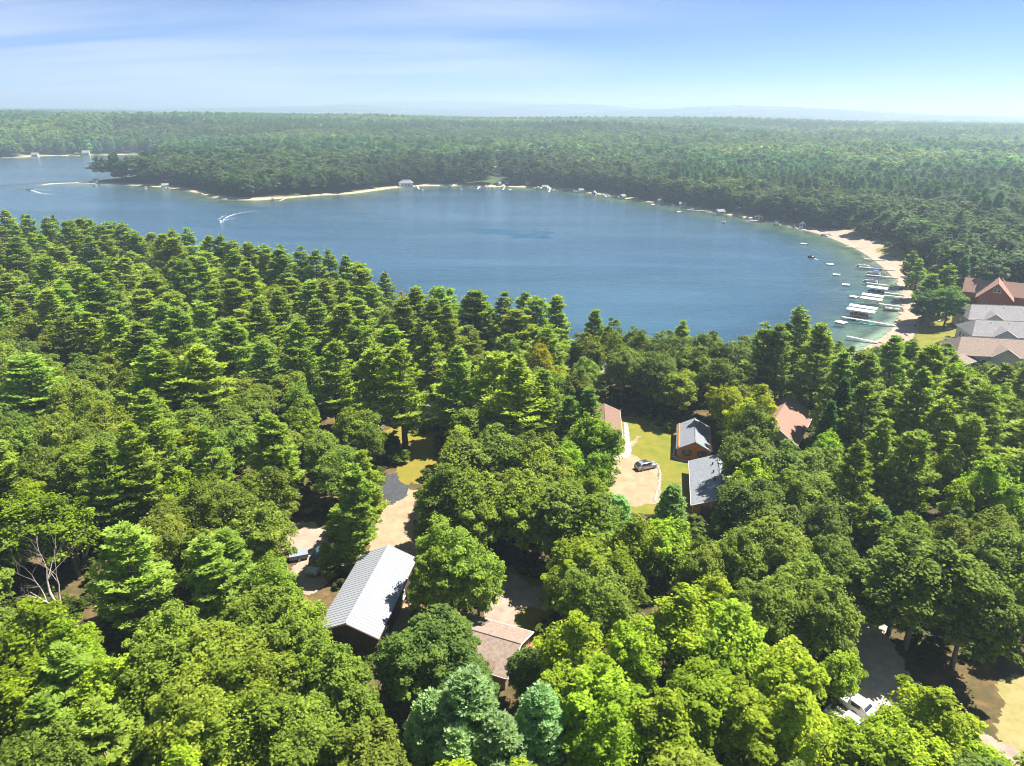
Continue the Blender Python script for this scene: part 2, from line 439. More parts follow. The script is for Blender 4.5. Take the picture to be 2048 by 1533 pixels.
# ------------------------------------------------------------------ tree prototypes
def rdirs(g, n):
    v = g.normal(size=(n, 3)); return v / np.linalg.norm(v, axis=1, keepdims=True)
def leaf_mesh(name, C, Nn, size, aspect, shade, g, m, axis_dir=None):
    """one bent quad per leaf spray: centres C, facing Nn"""
    n = len(C)
    Nn = Nn / np.maximum(np.linalg.norm(Nn, axis=1, keepdims=True), 1e-6)
    a = rdirs(g, n) if axis_dir is None else axis_dir
    u = np.cross(Nn, a); u /= np.maximum(np.linalg.norm(u, axis=1, keepdims=True), 1e-6)
    w = np.cross(u, Nn)
    s = size[:, None] if np.ndim(size) else size
    hu, hw = u * s * 0.5, w * s * 0.5 * aspect
    j = lambda: 1 + (g.random((n, 1)) - 0.5) * 0.5
    V = np.stack([C - hw * 1.1 * j(), C + hu * j() - hw * 0.1 + Nn * s * 0.06, C + hw * 1.1 * j(), C - hu * j() + hw * 0.1 + Nn * s * 0.06], 1).reshape(-1, 3)
    me = bpy.data.meshes.new(name)
    set_mesh(me, V, np.arange(4 * n).reshape(n, 4))
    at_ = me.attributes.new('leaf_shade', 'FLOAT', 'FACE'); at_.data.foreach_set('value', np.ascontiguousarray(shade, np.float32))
    me.materials.append(m)
    return me
def broadleaf(seed, R, H, lobes, leaves, leaf, m, base=0.34, squash=1.0, trunk_m=BARK_OAK, clump=0.30):
    g = np.random.default_rng(seed)
    zc = H * (base + (1 - base) * 0.42); rz = H * (1 - base) * 0.58
    lo, hi = [], 0
    pts = []
    tries = 0
    ph = g.random(3) * 6.28
    while len(pts) < lobes and tries < 4000:
        tries += 1
        d = rdirs(g, 1)[0]
        if d[2] < -0.45: continue
        az = math.atan2(d[1], d[0])
        f = (0.55 + 0.48 * g.random()) * (1 + 0.15 * math.sin(2 * az + ph[0]) + 0.12 * math.sin(3 * az + ph[1]))
        p = np.array([d[0] * R * f, d[1] * R * f, d[2] * rz * f * squash])
        if all(np.linalg.norm((p - q) / np.array([1, 1, 0.9])) > clump * R * 1.05 * (0.8 if tries > 1500 else 1) for q in pts): pts.append(p)
    pts += [rdirs(g, 1)[0] * R * 0.38 * np.array([1, 1, 0.8]) for _ in range(max(2, lobes // 6))]
    pts = np.array(pts)
    k = max(1, leaves // len(pts))
    Cs, Ns, Sh = [], [], []
    for p in pts:
        rl = clump * R * (0.6 + 0.75 * g.random())
        ns_ = max(5, min(26, k // 16))
        subs = rdirs(g, ns_) * np.array([1, 1, 0.8]); subs[:, 2] = np.abs(subs[:, 2]) * 1.0 - 0.2
        subs = p + subs * rl * (0.55 + 0.45 * g.random((ns_, 1)))
        si = g.integers(0, ns_, k)
        d = rdirs(g, k); d[:, 2] = np.where(g.random(k) < 0.6, np.abs(d[:, 2]), d[:, 2])
        c = subs[si] + d * (rl * (0.37 if ns_ > 9 else 0.5) * (0.35 + 0.65 * g.random((k, 1)) ** 0.5)) * np.array([1, 1, 0.8])
        outw = c - p * 0.75; outw /= np.maximum(np.linalg.norm(outw, axis=1, keepdims=True), 1e-6)
        Cs.append(c); Ns.append(d * 0.3 + outw * 0.35 + np.array([0.25, 0.0, 1.15]) + rdirs(g, k) * 0.6)
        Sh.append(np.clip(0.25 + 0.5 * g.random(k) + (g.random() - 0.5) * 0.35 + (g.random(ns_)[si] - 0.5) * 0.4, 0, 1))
    k2 = leaves // 8                     # loose sprays that fill and roughen the outline
    d = rdirs(g, k2); d[:, 2] = np.where(d[:, 2] < -0.3, -d[:, 2], d[:, 2])
    az = np.arctan2(d[:, 1], d[:, 0])
    f = (0.62 + 0.42 * g.random(k2)) * (1 + 0.10 * np.sin(2 * az + ph[0]) + 0.08 * np.sin(3 * az + ph[1]))
    Cs.append(d * f[:, None] * np.array([R, R, rz * squash])); Ns.append(d * 0.5 + np.array([0.2, 0, 1.1]) + rdirs(g, k2) * 0.7); Sh.append(g.random(k2) * 0.8 + 0.1)
    C = np.concatenate(Cs); C[:, 2] += zc
    me = leaf_mesh('crown', C, np.concatenate(Ns), leaf * (0.55 + 0.9 * g.random(len(C))), 1.25, np.concatenate(Sh), g, m)
    tm = None
    if trunk_m is not None:
        b = MB(); r0 = 0.022 * H
        top = (g.normal() * 0.3, g.normal() * 0.3, zc + rz * 0.35)
        b.tube([(0, 0, -0.4), (0.02, 0, H * base * 0.6), (top[0] * .5, top[1] * .5, zc - rz * 0.3), top], [r0 * 1.25, r0, r0 * 0.75, r0 * 0.2], 7)
        for p in pts[:lobes]:
            z0 = zc - rz * (0.1 + 0.6 * g.random())
            mid = (p[0] * 0.5, p[1] * 0.5, (z0 + p[2] + zc) * 0.5 + 0.05 * H * (g.random() - 0.3))
            b.tube([(p[0] * 0.03, p[1] * 0.03, z0), mid, (p[0] * 1.03, p[1] * 1.03, p[2] * 1.03 + zc)], [r0 * 0.42, r0 * 0.25, r0 * 0.09], 5, False)
        tm = b.mesh('trunk', trunk_m, True)
    return me, tm
def conifer(seed, R, H, m, base=0.25, whorl=0.85, nb=5.5, tufts=9, per=9, needle=0.46, wid=0.17, droop=0.0, cone=0.75, irregular=0.35, trunk_m=BARK_PINE):
    g = np.random.default_rng(seed)
    z = H * base; br = []
    tilt = g.normal(size=2) * 0.012
    while z < H - 0.5:
        t = (z - H * base) / (H * (1 - base))
        prof = (0.62 + 0.38 * min(1, t / 0.22)) if t < 0.22 else ((1 - t) / 0.78) ** cone
        prof = max(prof, 0.10)
        n = max(3, int(round(nb + g.normal() * 0.8)))
        a0 = g.random() * 6.28
        whf = 1 - irregular * 0.5 * g.random()
        for k in range(n):
            if g.random() < 0.06 + 0.10 * (1 - t): continue
            L = R * prof * (1 - irregular * g.random()) * whf
            br.append((z + g.normal() * 0.15, a0 + 6.283 * k / n + g.normal() * 0.22, L, t))
        z += whorl * (0.75 + 0.5 * g.random()) * (1 - 0.35 * t)
    C, D, S = [], [], []
    b = MB(); r0 = 0.0145 * H
    if trunk_m is not None:
        b.tube([(0, 0, -0.4), (tilt[0] * H * .5, tilt[1] * H * .5, H * 0.5), (tilt[0] * H, tilt[1] * H, H * 0.97)], [r0 * 1.2, r0 * 0.75, 0.03], 7)
    for (z, a, L, t) in br:
        ca, sa = math.cos(a), math.sin(a)
        rise = (0.10 + 0.55 * t ** 1.5) if droop == 0 else (-droop * (1 - t) + 0.25 * t)
        up = lambda s: z + L * (rise * s + (0.20 * s ** 3 if droop == 0 else 0.12 * s ** 3) - 0.10 * math.sin(s * 3.14))
        P = lambda s: np.array([ca * L * s + tilt[0] * z, sa * L * s + tilt[1] * z, up(s)])
        if trunk_m is not None and L > 1.2:
            b.tube([P(0), P(0.5), P(0.95)], [r0 * 0.24, r0 * 0.15, 0.02], 4, False)
        nt_ = max(2, int(tufts * (L / R) ** 0.8 * 1.6))
        for q in range(nt_):
            s = 0.34 + 0.66 * ((q + g.random()) / nt_) ** 0.8
            side = (1 if q % 2 else -1)
            lat = side * (0.12 + 0.46 * (1.10 - s)) * L * (0.4 + 0.8 * g.random()) * (1 if s < 0.93 else 0.2)
            p = P(s) + np.array([-sa * lat, ca * lat, 0.10 * abs(lat) + g.normal() * 0.06])
            dirn = np.array([ca * 0.8 - sa * side * 0.6, sa * 0.8 + ca * side * 0.6, 0.35])
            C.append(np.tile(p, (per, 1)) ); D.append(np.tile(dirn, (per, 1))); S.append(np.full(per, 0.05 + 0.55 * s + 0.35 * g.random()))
    for q in range(5):
        p = np.array([tilt[0] * H, tilt[1] * H, H - 0.28 * q - 0.1]); C.append(np.tile(p, (per, 1))); D.append(np.tile([0, 0, 1.0], (per, 1))); S.append(np.full(per, 0.6))
    C = np.concatenate(C); D = np.concatenate(D); S = np.concatenate(S)
    n = len(C)
    rd = rdirs(g, n); rd[:, 2] = np.abs(rd[:, 2]) * 0.55
    ax = D * 0.55 + rd; ax /= np.linalg.norm(ax, axis=1, keepdims=True)
    ln = needle * (0.7 + 0.6 * g.random(n))
    Cc = C + ax * (ln * 0.5)[:, None]
    Nn = np.cross(ax, rdirs(g, n)); Nn[:, 2] = np.abs(Nn[:, 2]) + 1.4
    Nn -= ax * (Nn * ax).sum(1, keepdims=True)
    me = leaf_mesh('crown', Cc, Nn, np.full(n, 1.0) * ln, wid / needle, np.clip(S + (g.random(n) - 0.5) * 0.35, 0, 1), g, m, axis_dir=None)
    # orient: long axis along ax
    Nn /= np.maximum(np.linalg.norm(Nn, axis=1, keepdims=True), 1e-6)
    side = np.cross(ax, Nn)
    w = (wid * (0.7 + 0.6 * g.random(n)))[:, None] * 0.5
    hl = (ln * 0.5)[:, None]
    V = np.stack([Cc - ax * hl - side * w * 0.5, Cc - ax * hl * -0.2 + side * w * 1.2, Cc + ax * hl, Cc - ax * hl * -0.2 - side * w * 1.2], 1).reshape(-1, 3)
    me.vertices.foreach_set('co', np.ascontiguousarray(V, np.float32).ravel()); me.update()
    tm = b.mesh('trunk', trunk_m, True) if trunk_m is not None else None
    return me, tm

PROTO = {'P': [], 'O': [], 'M': [], 'S': [], 'B': []}
for i in range(9):
    hh = 22.0; PROTO['P'].append((*conifer(100 + i, 4.6, hh, FOL, base=0.12 + 0.05 * (i % 3), whorl=1.10 + 0.12 * (i % 3), nb=5.4, cone=0.54 + 0.07 * (i % 5), tufts=18, per=8, needle=0.60, wid=0.20, irregular=0.58), 3.7, hh))
for i in range(3):
    PROTO['B'].append((*conifer(150 + i, 4.2, 15.0, FOL, base=0.12, whorl=0.62, nb=6, cone=0.62, tufts=14, per=11, needle=0.52, wid=0.17, irregular=0.25), 4.2, 15.0))
for i in range(2):
    PROTO['S'].append((*conifer(170 + i, 3.2, 16.0, FOL, base=0.05, whorl=0.5, nb=7, cone=0.85, tufts=10, per=8, needle=0.42, wid=0.20, droop=0.25, irregular=0.15), 3.2, 16.0))
for i in range(8):
    PROTO['O'].append((*broadleaf(200 + i, 5.4, 14.5, 58, 27000, 0.285, FOL, base=0.28, clump=0.235), 6.1, 15.0))
for i in range(5):
    PROTO['M'].append((*broadleaf(300 + i, 4.4, 14.0, 46, 20000, 0.285, FOL, base=0.2, clump=0.25), 5.0, 14.5))

BUSH = broadleaf(350, 4.4, 14.0, 22, 1500, 1.1, FOL, base=0.0, clump=0.3, trunk_m=None)[0]
# distant prototypes live in a collection that is only instanced
wood_protos = bpy.data.collections.new('wood_tree_shapes')
def proto_obj(name, me):
    o = bpy.data.objects.new(name, me); wood_protos.objects.link(o); return o
for i in range(4): proto_obj(f'a{i}_mid_broadleaf', broadleaf(400 + i, 4.8, 14.0, 26, 1900, 0.85, FOL_FAR, base=0.2, trunk_m=None, clump=0.30)[0])
for i in range(4): proto_obj(f'b{i}_mid_pine', conifer(420 + i, 4.6, 18.0, FOL_FAR, base=0.15, whorl=1.2, tufts=5, per=6, needle=1.05, wid=0.55, trunk_m=None)[0])
for i in range(3): proto_obj(f'c{i}_far_broadleaf', broadleaf(440 + i, 5.6, 14.5, 16, 420, 1.55, FOL_FAR, base=0.2, trunk_m=None, clump=0.36)[0])
for i in range(3): proto_obj(f'd{i}_far_pine', conifer(460 + i, 4.8, 16.5, FOL_FAR, base=0.2, whorl=2.0, tufts=2.2, per=4, needle=2.0, wid=1.2, trunk_m=None)[0])
def patch(seed):
    g = np.random.default_rng(seed); Cs = []; Ns = []; Sh = []
    for k in range(16):
        p = np.array([*(g.random(2) - 0.5) * 46, 9 + 6 * g.random()]); n = 26; d = rdirs(g, n); d[:, 2] = np.abs(d[:, 2])
        Cs.append(p + d * np.array([5.5, 5.5, 5.0])); Ns.append(d + np.array([0, 0, 0.6])); Sh.append(np.full(n, g.random()))
    return leaf_mesh('wood', np.concatenate(Cs), np.concatenate(Ns), np.full(16 * 26, 4.0), 1.1, np.concatenate(Sh), g, FOL_FAR)
for i in range(3): proto_obj(f'e{i}_wood', patch(480 + i))
# ------------------------------------------------------------------ where trees may stand
TINT = {'P': (0.195, 0.282, 0.042), 'B': (0.225, 0.335, 0.140), 'S': (0.065, 0.150, 0.050), 'O': (0.205, 0.285, 0.040), 'M': (0.265, 0.370, 0.024)}
SKYLINE = [(-200,440),(0,446),(55,428),(170,432),(240,442),(290,458),(370,452),(440,468),(520,486),(560,482),(640,487),(700,494),(745,535),(770,524),(800,570),(905,566),(1045,572),(1115,579),(1140,615),(1195,608),(1280,650),(1330,652),(1365,622),(1440,655),(1490,672),(1530,640),(1600,612),(1650,640),(1700,688),(1745,690),(1780,690),(1800,668),(1850,688),(1900,680),(1960,715),(2048,715),(2300,720)]
sk_x, sk_y = np.array(SKYLINE).T
CLEAR_PX = [  # stretches of the picture where no filling tree may stand in the way
    [(660,1215),(722,1100),(780,1092),(812,1105),(812,1185),(775,1285),(720,1285),(700,1255)],          # shed
    [(735,1095),(770,1010),(815,975),(838,1000),(820,1050),(800,1100)], [(760,955),(800,950),(815,990),(770,1010)],   # drive
    [(800,1180),(835,1185),(825,1240),(785,1275)],
    [(780,820),(870,820),(870,950),(790,960)],                                                    # pine lawn
    [(1222,820),(1255,830),(1345,850),(1440,845),(1440,1000),(1385,1010),(1300,1005),(1215,980)],        # clearing
    [(1530,855),(1572,800),(1595,835),(1570,868)],
    [(565,1060),(640,1040),(665,1100),(650,1170),(615,1170),(580,1120)],                          # camper pad
    [(955,1250),(985,1195),(1010,1160),(1095,1180),(1090,1215),(1045,1250),(1035,1290),(1005,1305),(975,1300)],
    [(1690,1220),(1745,1215),(1790,1330),(1845,1420),(1745,1465),(1710,1440),(1725,1370),(1655,1320)],
    [(1965,1380),(2048,1370),(2048,1500),(1990,1470)],
    [(1700,1040),(1765,1040),(1770,1075),(1700,1070)],
    [(1600,470),(1830,470),(1850,620),(1930,630),(1925,655),(1850,665),(1790,690),(1700,690),(1690,640)],
    [(1905,690),(1940,600),(1955,555),(2060,560),(2060,715),(1940,725)],
    [(40,1090),(110,1070),(195,1050),(200,1110),(130,1215),(60,1210)],
    [(833,770),(868,770),(868,808),(833,808)], [(728,835),(755,835),(755,852),(728,852)],
]
PX = lambda pts, z=GZ: [at(x, y, z) for x, y in pts]
NO_TREE = [PX(p) for p in ([(655,1290),(720,1120),(780,1100),(835,1110),(835,1290)], [(1205,1035),(1222,830),(1260,835),(1440,865),(1445,1035),(1300,1040)], [(560,1180),(560,1040),(660,1040),(665,1180)],
    [(950,1330),(970,1190),(1010,1150),(1110,1180),(1060,1330)], [(1690,1200),(1760,1200),(1870,1430),(1740,1500),(1650,1330)], [(1520,900),(1570,800),(1620,850),(1590,900)], [(735,1110),(760,950),(840,950),(840,1110)], [(790,880),(870,860),(880,950),(800,970)])]
NO_TREE.append([(118, 222), (150, 225), (166, 246), (172, 262), (176, 300), (165, 318), (120, 240)])
NO_TREE.append([(166, 225), (260, 205), (290, 285), (178, 280), (170, 262)])
NO_TREE.append(PX([(1975,1360),(2250,1220),(2500,1800),(2000,1640)]))
# hand-set trees: (top pixel x, y), kind, height m, crown diameter m, tint factor
FEATURED = []
def ft(kind, lst, H, D, tint=(1, 1, 1)):
    for e in lst: FEATURED.append((e[0], e[1], kind, e[2] if len(e) > 2 else H, e[3] if len(e) > 3 else D, tint))
ft('P', [(20,452),(55,430),(92,436),(128,441),(160,434),(200,450),(240,445),(276,462),(318,468),(350,460),(372,455),(408,470),(436,470),(466,482),(490,486),(528,490),(560,485),(598,491),(628,494),(660,489),(690,498),(718,514)], 23, 13)
ft('P', [(770,528,20,11),(835,572),(870,570),(905,568),(936,578),(962,577),(1000,580),(1040,575),(1072,588),(1110,582)], 22, 12)
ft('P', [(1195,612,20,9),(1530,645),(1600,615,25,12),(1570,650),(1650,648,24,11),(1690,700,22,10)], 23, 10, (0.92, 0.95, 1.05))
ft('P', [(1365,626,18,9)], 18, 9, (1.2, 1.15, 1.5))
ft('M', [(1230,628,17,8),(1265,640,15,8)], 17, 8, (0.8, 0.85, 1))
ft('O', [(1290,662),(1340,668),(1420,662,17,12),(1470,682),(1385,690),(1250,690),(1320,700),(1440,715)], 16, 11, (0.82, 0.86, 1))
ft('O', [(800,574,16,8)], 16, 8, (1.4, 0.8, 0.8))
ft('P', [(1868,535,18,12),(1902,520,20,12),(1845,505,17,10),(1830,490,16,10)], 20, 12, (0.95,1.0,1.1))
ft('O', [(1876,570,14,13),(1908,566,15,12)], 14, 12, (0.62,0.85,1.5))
# pines by the old cottage
ft('P', [(800,690,24,14),(905,690,23,13),(1040,715,24,15),(985,705,22,12),(740,690,23,13),(860,655,22,12),(1100,740,20,11)], 23, 13, (1.12, 1.08, 0.9))
ft('P', [(640,600),(590,640),(520,600),(560,580),(470,560),(620,560),(690,560),(450,640),(400,690),(660,680),(720,640),(330,700),(290,690)], 22, 14, (1.12, 1.1, 1.0))
ft('M', [(1078,680,19,8)], 19, 8, (1.35, 1.0, 0.5))
ft('P', [(1180,778,17,8),(1140,790,16,7)], 17, 8, (0.8, 0.9, 1.0))
ft('M', [(1175,830,15,9),(1140,880,14,8),(1195,900,12,7),(1200,838,16,9)], 14, 8, (0.8, 0.95, 1.0))
ft('O', [(930,872),(1010,868),(1085,900),(1050,945),(960,950),(1120,965),(1180,985),(900,935)], 16, 11.5)
ft('M', [(880,940,14,6)], 14, 6, (1.15, 1.1, 2.0))
ft('O', [(900,1052,16,11),(860,1090,14,7),(955,1100,13,8)], 15, 11, (1.0, 1.05, 1))
ft('M', [(1128,975,15,10),(1180,1000,15,10),(1270,1045,13,8),(1045,962,15,9),(1170,1070,13,9),(1250,1110,12,8),(1140,1130,10,7)], 15, 10, (0.85, 0.85, 1.1))
ft('B', [(1347,972,13,7.5)], 13, 7.5, (0.85, 0.9, 0.8))
ft('M', [(1460,772,14,9.5),(1522,778,14,8.5),(1500,805,13,9)], 14, 9, (1.2, 1.05, 0.5))
ft('O', [(1505,868),(1570,892),(1492,955),(1610,940),(1545,1000),(1640,890),(1660,990,15,9)], 15, 11, (0.85, 0.88, 1.05))
ft('S', [(1692,752,20,9),(1670,800,18,8)], 20, 9)
ft('M', [(1778,782,13,7.5)], 13, 7.5, (1.2, 1.08, 0.5))
ft('P', [(1860,690,24,13),(1800,676,22,10),(1740,705,22,10),(1920,745,22,11),(1985,770,22,11)], 23, 11, (1.0, 1.0, 1.0))
ft('P', [(1735,888,22,10),(1840,862,20,10),(1970,835,21,11),(1890,800,22,11),(1760,830,20,9)], 21, 10, (1.0, 1.0, 0.95))
ft('M', [(1985,925,17,10),(2030,960,16,9),(1950,960,15,7)], 16, 9, (1.05, 1.08, 1))
ft('B', [(1915,1015,11,6),(1770,1015,12,7)], 11, 6, (0.75, 0.8, 0.75))
ft('O', [(1865,1080,18,15),(1822,1080,16,11),(1960,1140,16,12),(1672,1075,14,9),(2020,1060,15,11)], 17, 13, (0.88, 0.92, 1.0))
ft('O', [(1560,1040,15,11),(1610,1110,14,10),(1480,1060,14,9),(1655,1170,14,9),(1540,1160,14,9),(1420,1080,13,8)], 14, 10)
ft('M', [(1380,1195,15,11),(1460,1215,14,10),(1150,1245,14,9),(1200,1330,15,11),(1130,1330,14,8),(1420,1330,15,10),(1330,1400,14,10),(1580,1300,14,9),(1500,1380,13,9),(1690,1305,9,5.5),(1620,1400,13,9)], 14, 10)
ft('M', [(1880,1395,13,10),(1790,1440,12,9),(1850,1470,12,9),(1700,1450,11,8),(1960,1480,10,8)], 12, 9, (1.05, 1.05, 1))
ft('B', [(930,1345,17,10),(1085,1375,15,8),(850,1395,14,8),(1000,1440,14,9),(920,1460,13,8)], 15, 9, (1.15, 1.1, 1.25))
ft('O', [(868,1232,13,11),(800,1275,12,7),(935,1320,9,7),(1048,1300,9,5)], 13, 11, (0.68, 0.85, 1.2))
ft('P', [(692,930,19,9),(722,900,17,8)], 19, 9, (1.15, 1.12, 1.1))
ft('B', [(690,1050,9,6),(655,1085,7,4)], 9, 6, (1.05, 0.95, 0.5))
ft('O', [(710,815,14,10),(735,842,12,7),(640,860,14,9),(520,935,15,10),(520,1010,14,10),(460,980,15,10),(400,960,14,9)], 14, 10, (1.0, 1.0, 1))
ft('P', [(530,830,20,11),(260,850,21,11),(190,880,20,10),(420,850,18,9)], 20, 10, (1.05, 1.05, 1.0))
ft('M', [(60,985,15,12),(120,1000,14,9),(300,780,15,9)], 15, 11, (0.95, 0.95, 1.0))
ft('P', [(235,1065,18,11),(420,1070,17,10),(460,1060,15,8)], 17, 10, (1.15, 1.12, 1.25))
ft('O', [(640,1290,14,9),(590,1200,14,9),(500,1180,14,10),(540,1120,13,8),(330,1210,14,9),(420,1260,15,10),(300,1290,14,10),(360,1380,15,11),(520,1300,14,10),(470,1400,14,10),(600,1400,14,10),(700,1340,12,8)], 14, 10, (1.05, 1.05, 0.9))
ft('M', [(60,1210,15,10),(130,1250,14,9),(40,1330,14,10),(200,1330,13,9),(620,1330,12,7)], 14, 9, (0.95, 0.98, 1))
ft('P', [(110,1290,15,8),(60,1400,14,8),(180,1420,14,9)], 14, 8, (1.1, 1.15, 1.2))

rg = np.random.default_rng(11); rnd = random.Random(7)
trees = []                     # x, y, ground z, kind, height, diameter, tint
for (tx, ty, kind, H, D, tf) in FEATURED:
    x, y = at(tx, ty, GZ + H)
    if any(in_poly(np.array([x]), np.array([y]), q)[0] for q in NO_TREE): print('tree on open ground', tx, ty, kind, H, proj((x, y, GZ)))
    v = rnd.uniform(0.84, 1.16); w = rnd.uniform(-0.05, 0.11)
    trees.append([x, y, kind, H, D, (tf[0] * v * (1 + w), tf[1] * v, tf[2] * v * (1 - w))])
def kind_at(px, py):
    r = rnd.random()
    if py < 730 and px < 1140: return 'P' if r < 0.64 else ('O' if r < 0.90 else 'M')
    if py < 870 and 1140 <= px < 1500: return 'O' if r < 0.85 else 'P'
    if py < 920 and px >= 1500: return 'P' if r < 0.72 else ('O' if r < 0.92 else 'M')
    if px < 680 and py < 1010: return 'O' if r < 0.68 else ('P' if r < 0.92 else 'M')
    if px < 680: return 'O' if r < 0.74 else ('M' if r < 0.88 else 'P')
    if px < 1450: return 'O' if r < 0.5 else ('M' if r < 0.93 else 'B')
    return 'O' if r < 0.68 else ('M' if r < 0.88 else 'P')
NE = 16000
cxs = rg.uniform(-300, 330, NE * 3); cys = rg.uniform(30, 440, NE * 3)
ok = np.abs(cxs) < 0.80 * cys + 22
cxs, cys = cxs[ok][:NE], cys[ok][:NE]
sds = lake_sd(cxs, cys); rr = np.hypot(cxs, cys)
near_land = (sds > 5) & (((cxs < 100) & (rr < 440)) | ((cxs >= 100) & (rr < 300)))
# across the water nothing here: keep to the near shore and the right-hand shore
near_land &= ~((cxs < 100) & (cys > 470))
CL = [np.array(p, float) for p in CLEAR_PX]
AR = np.array([[t[0], t[1], t[4]] for t in trees])
TOTAL = {k: sum(1 for t in trees if t[2] == k) for k in 'PBSOM'}
for i in range(len(cxs)):
    if not near_land[i]: continue
    x, y = cxs[i], cys[i]
    gz = GZ
    p0 = proj((x, y, gz + 12.0))
    if not (-170 < p0[0] < 2220 and p0[1] < 1760): continue
    kind = kind_at(*p0)
    H = {'P': rnd.uniform(16, 25), 'O': rnd.uniform(12, 16), 'M': rnd.uniform(11, 15), 'B': rnd.uniform(11, 15)}[kind]
    D = {'P': rnd.uniform(11.5, 16), 'O': rnd.uniform(8, 12), 'M': rnd.uniform(7, 10), 'B': rnd.uniform(7, 9)}[kind]
    if sds[i] < 14 and kind != 'P' and rr[i] > 240: kind, H, D = 'P', rnd.uniform(18, 23), 9
    if TOTAL[kind] >= 292: continue
    # the crown must stay under the line of trees against the lake and out of the open places
    top = proj((x, y, gz + H))
    if y < 330 and top[1] < np.interp(top[0], sk_x, sk_y) - 2 and x < 170:
        H = None
        for h in (17, 14, 11, 9):
            top = proj((x, y, gz + h))
            if top[1] >= np.interp(top[0], sk_x, sk_y): H = h; D = min(D, h * 0.6); break
        if H is None: continue
    dd = np.hypot(AR[:, 0] - x, AR[:, 1] - y)
    if (dd < 0.335 * (AR[:, 2] + D)).any(): continue
    if any(in_poly(np.array([x]), np.array([y]), q)[0] for q in NO_TREE): continue
    R = D / 2
    prof = [(1.0, 0.0), (0.85, 0.55), (0.6, 0.95), (0.35, 1.0)] if kind != 'P' else [(1.0, 0.0), (0.7, 0.6), (0.4, 0.95), (0.25, 0.9)]
    ring = [(x + R * f * math.cos(a), y + R * f * math.sin(a), gz + H * zz) for zz, f in prof for a in np.arange(0, 6.2, 0.785)]
    q = proj(np.array(ring))
    if any(in_poly(q[:, 0], q[:, 1], p).any() for p in CL): continue
    v = rnd.uniform(0.75, 1.22); w = rnd.uniform(-0.08, 0.17)
    trees.append([x, y, kind, H, D, (v * (1 + w), v, v * (1 - w))])
    TOTAL[kind] += 1
    AR = np.vstack([AR, [x, y, D]])
print('near trees', TOTAL)

# ------------------------------------------------------------------ labels that say where a tree stands
MARKS = [('metal-roofed shed', at(735,1190)), ('orange log cabin', at(1385,900)), ('grey-roofed garage', at(1405,970)), ('white cottage', at(1230,890)), ('tan-roofed house', at(1000,1270)),
         ('silver car', at(1270,960)), ('bare dead tree', at(115,1190)), ('parked camper van', at(630,1120)), ('rust-red roof', at(1560,850)), ('cottage among pines', at(850,830)),
         ('shady gravel court', at(1740,1340)), ('dry grass patch', at(2010,1450)), ('red chalet', (186, 268)), ('sandy beach', (160, 262)), ('grey-roofed townhouses', (180, 240)),
         ('gravel drive', at(795,1030)), ('woodpile', at(1745,1058)), ('pine lawn', at(825,900)), ('mid shoreline', (0, 200)), ('far shoreline pines', (-220, 335)), ('left shoreline', (-95, 275)),
         ('lower edge of the view', (0, 55)), ('lower right corner', (35, 50)), ('lower left corner', (-40, 52)), ('lower left edge', (-75, 120)), ('middle left edge', (-110, 170)), ('dirt clearing', at(200,670))]
ORD = ['nearest', 'second', 'third', 'fourth', 'fifth', 'sixth', 'seventh', 'eighth', 'ninth', 'tenth', 'eleventh', 'twelfth', 'thirteenth', 'fourteenth', 'fifteenth', 'sixteenth', 'seventeenth', 'eighteenth', 'nineteenth', 'twentieth']
def ordinal(n):
    return ORD[n] if n < 20 else 'farther'
KNAME = {'P': ('pine_tree', 'pine', 'pine tree'), 'B': ('young_pine_tree', 'pale blue-green pine', 'young pine'), 'S': ('spruce_tree', 'dark spruce', 'spruce tree'), 'O': ('oak_tree', 'olive-green oak', 'oak tree'), 'M': ('maple_tree', 'bright green maple', 'maple tree')}
bins = {}
for t in trees:
    d = [math.hypot(t[0] - m[1][0], t[1] - m[1][1]) for m in MARKS]; k = int(np.argmin(d)); m = MARKS[k]
    a = math.degrees(math.atan2(t[1] - m[1][1], t[0] - m[1][0])) % 360
    dirn = ['right of', 'behind-right of', 'behind', 'behind-left of', 'left of', 'front-left of', 'before', 'front-right of'][int(((a + 22.5) % 360) // 45)]
    tone = 'yellowing maple' if t[2] == 'M' and t[5][0] / t[5][2] > 2.0 else KNAME[t[2]][1]
    t += [tone, dirn, m[0], d[k]]
    bins.setdefault((tone, dirn, m[0]), []).append(t)
for key, lst in bins.items():
    lst.sort(key=lambda t: t[9])
    for n, t in enumerate(lst):
        size = 'tall' if t[3] > 19 else ('low' if t[3] < 11 else 'broad' if t[4] > 11 else 'mid-sized')
        t.append(f"{size} {key[0]} {key[1]} the {key[2]}" if len(lst) == 1 else f"{size} {key[0]} {key[1]} the {key[2]}, {ordinal(n)} from it")
GROUPS = {'P': 'pines of the near shore wood', 'B': 'young blue-green pines', 'S': 'dark spruces', 'O': 'oaks of the near shore wood', 'M': 'bright maples among the oaks'}
def plant(t, i):
    x, y, kind, H, D, tf = t[:6]
    P = PROTO[kind]; cm_, tm_, R0, H0 = P[i % len(P)]
    gz = float(height(np.array([x]), np.array([y]))[0])
    e = empty(KNAME[kind][0], (x, y, gz), rnd.uniform(0, 6.28), t[10], KNAME[kind][2], GROUPS[kind])
    e.scale = (D / 2 / R0, D / 2 / R0, H / H0)
    e.rotation_euler[0] = rnd.uniform(-.06, .06); e.rotation_euler[1] = rnd.uniform(-.05, .05)
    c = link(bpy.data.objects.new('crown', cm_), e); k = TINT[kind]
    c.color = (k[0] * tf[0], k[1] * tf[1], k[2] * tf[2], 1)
    link(bpy.data.objects.new('trunk', tm_), e)
for i, t in enumerate(trees): plant(t, i + rnd.randrange(3))

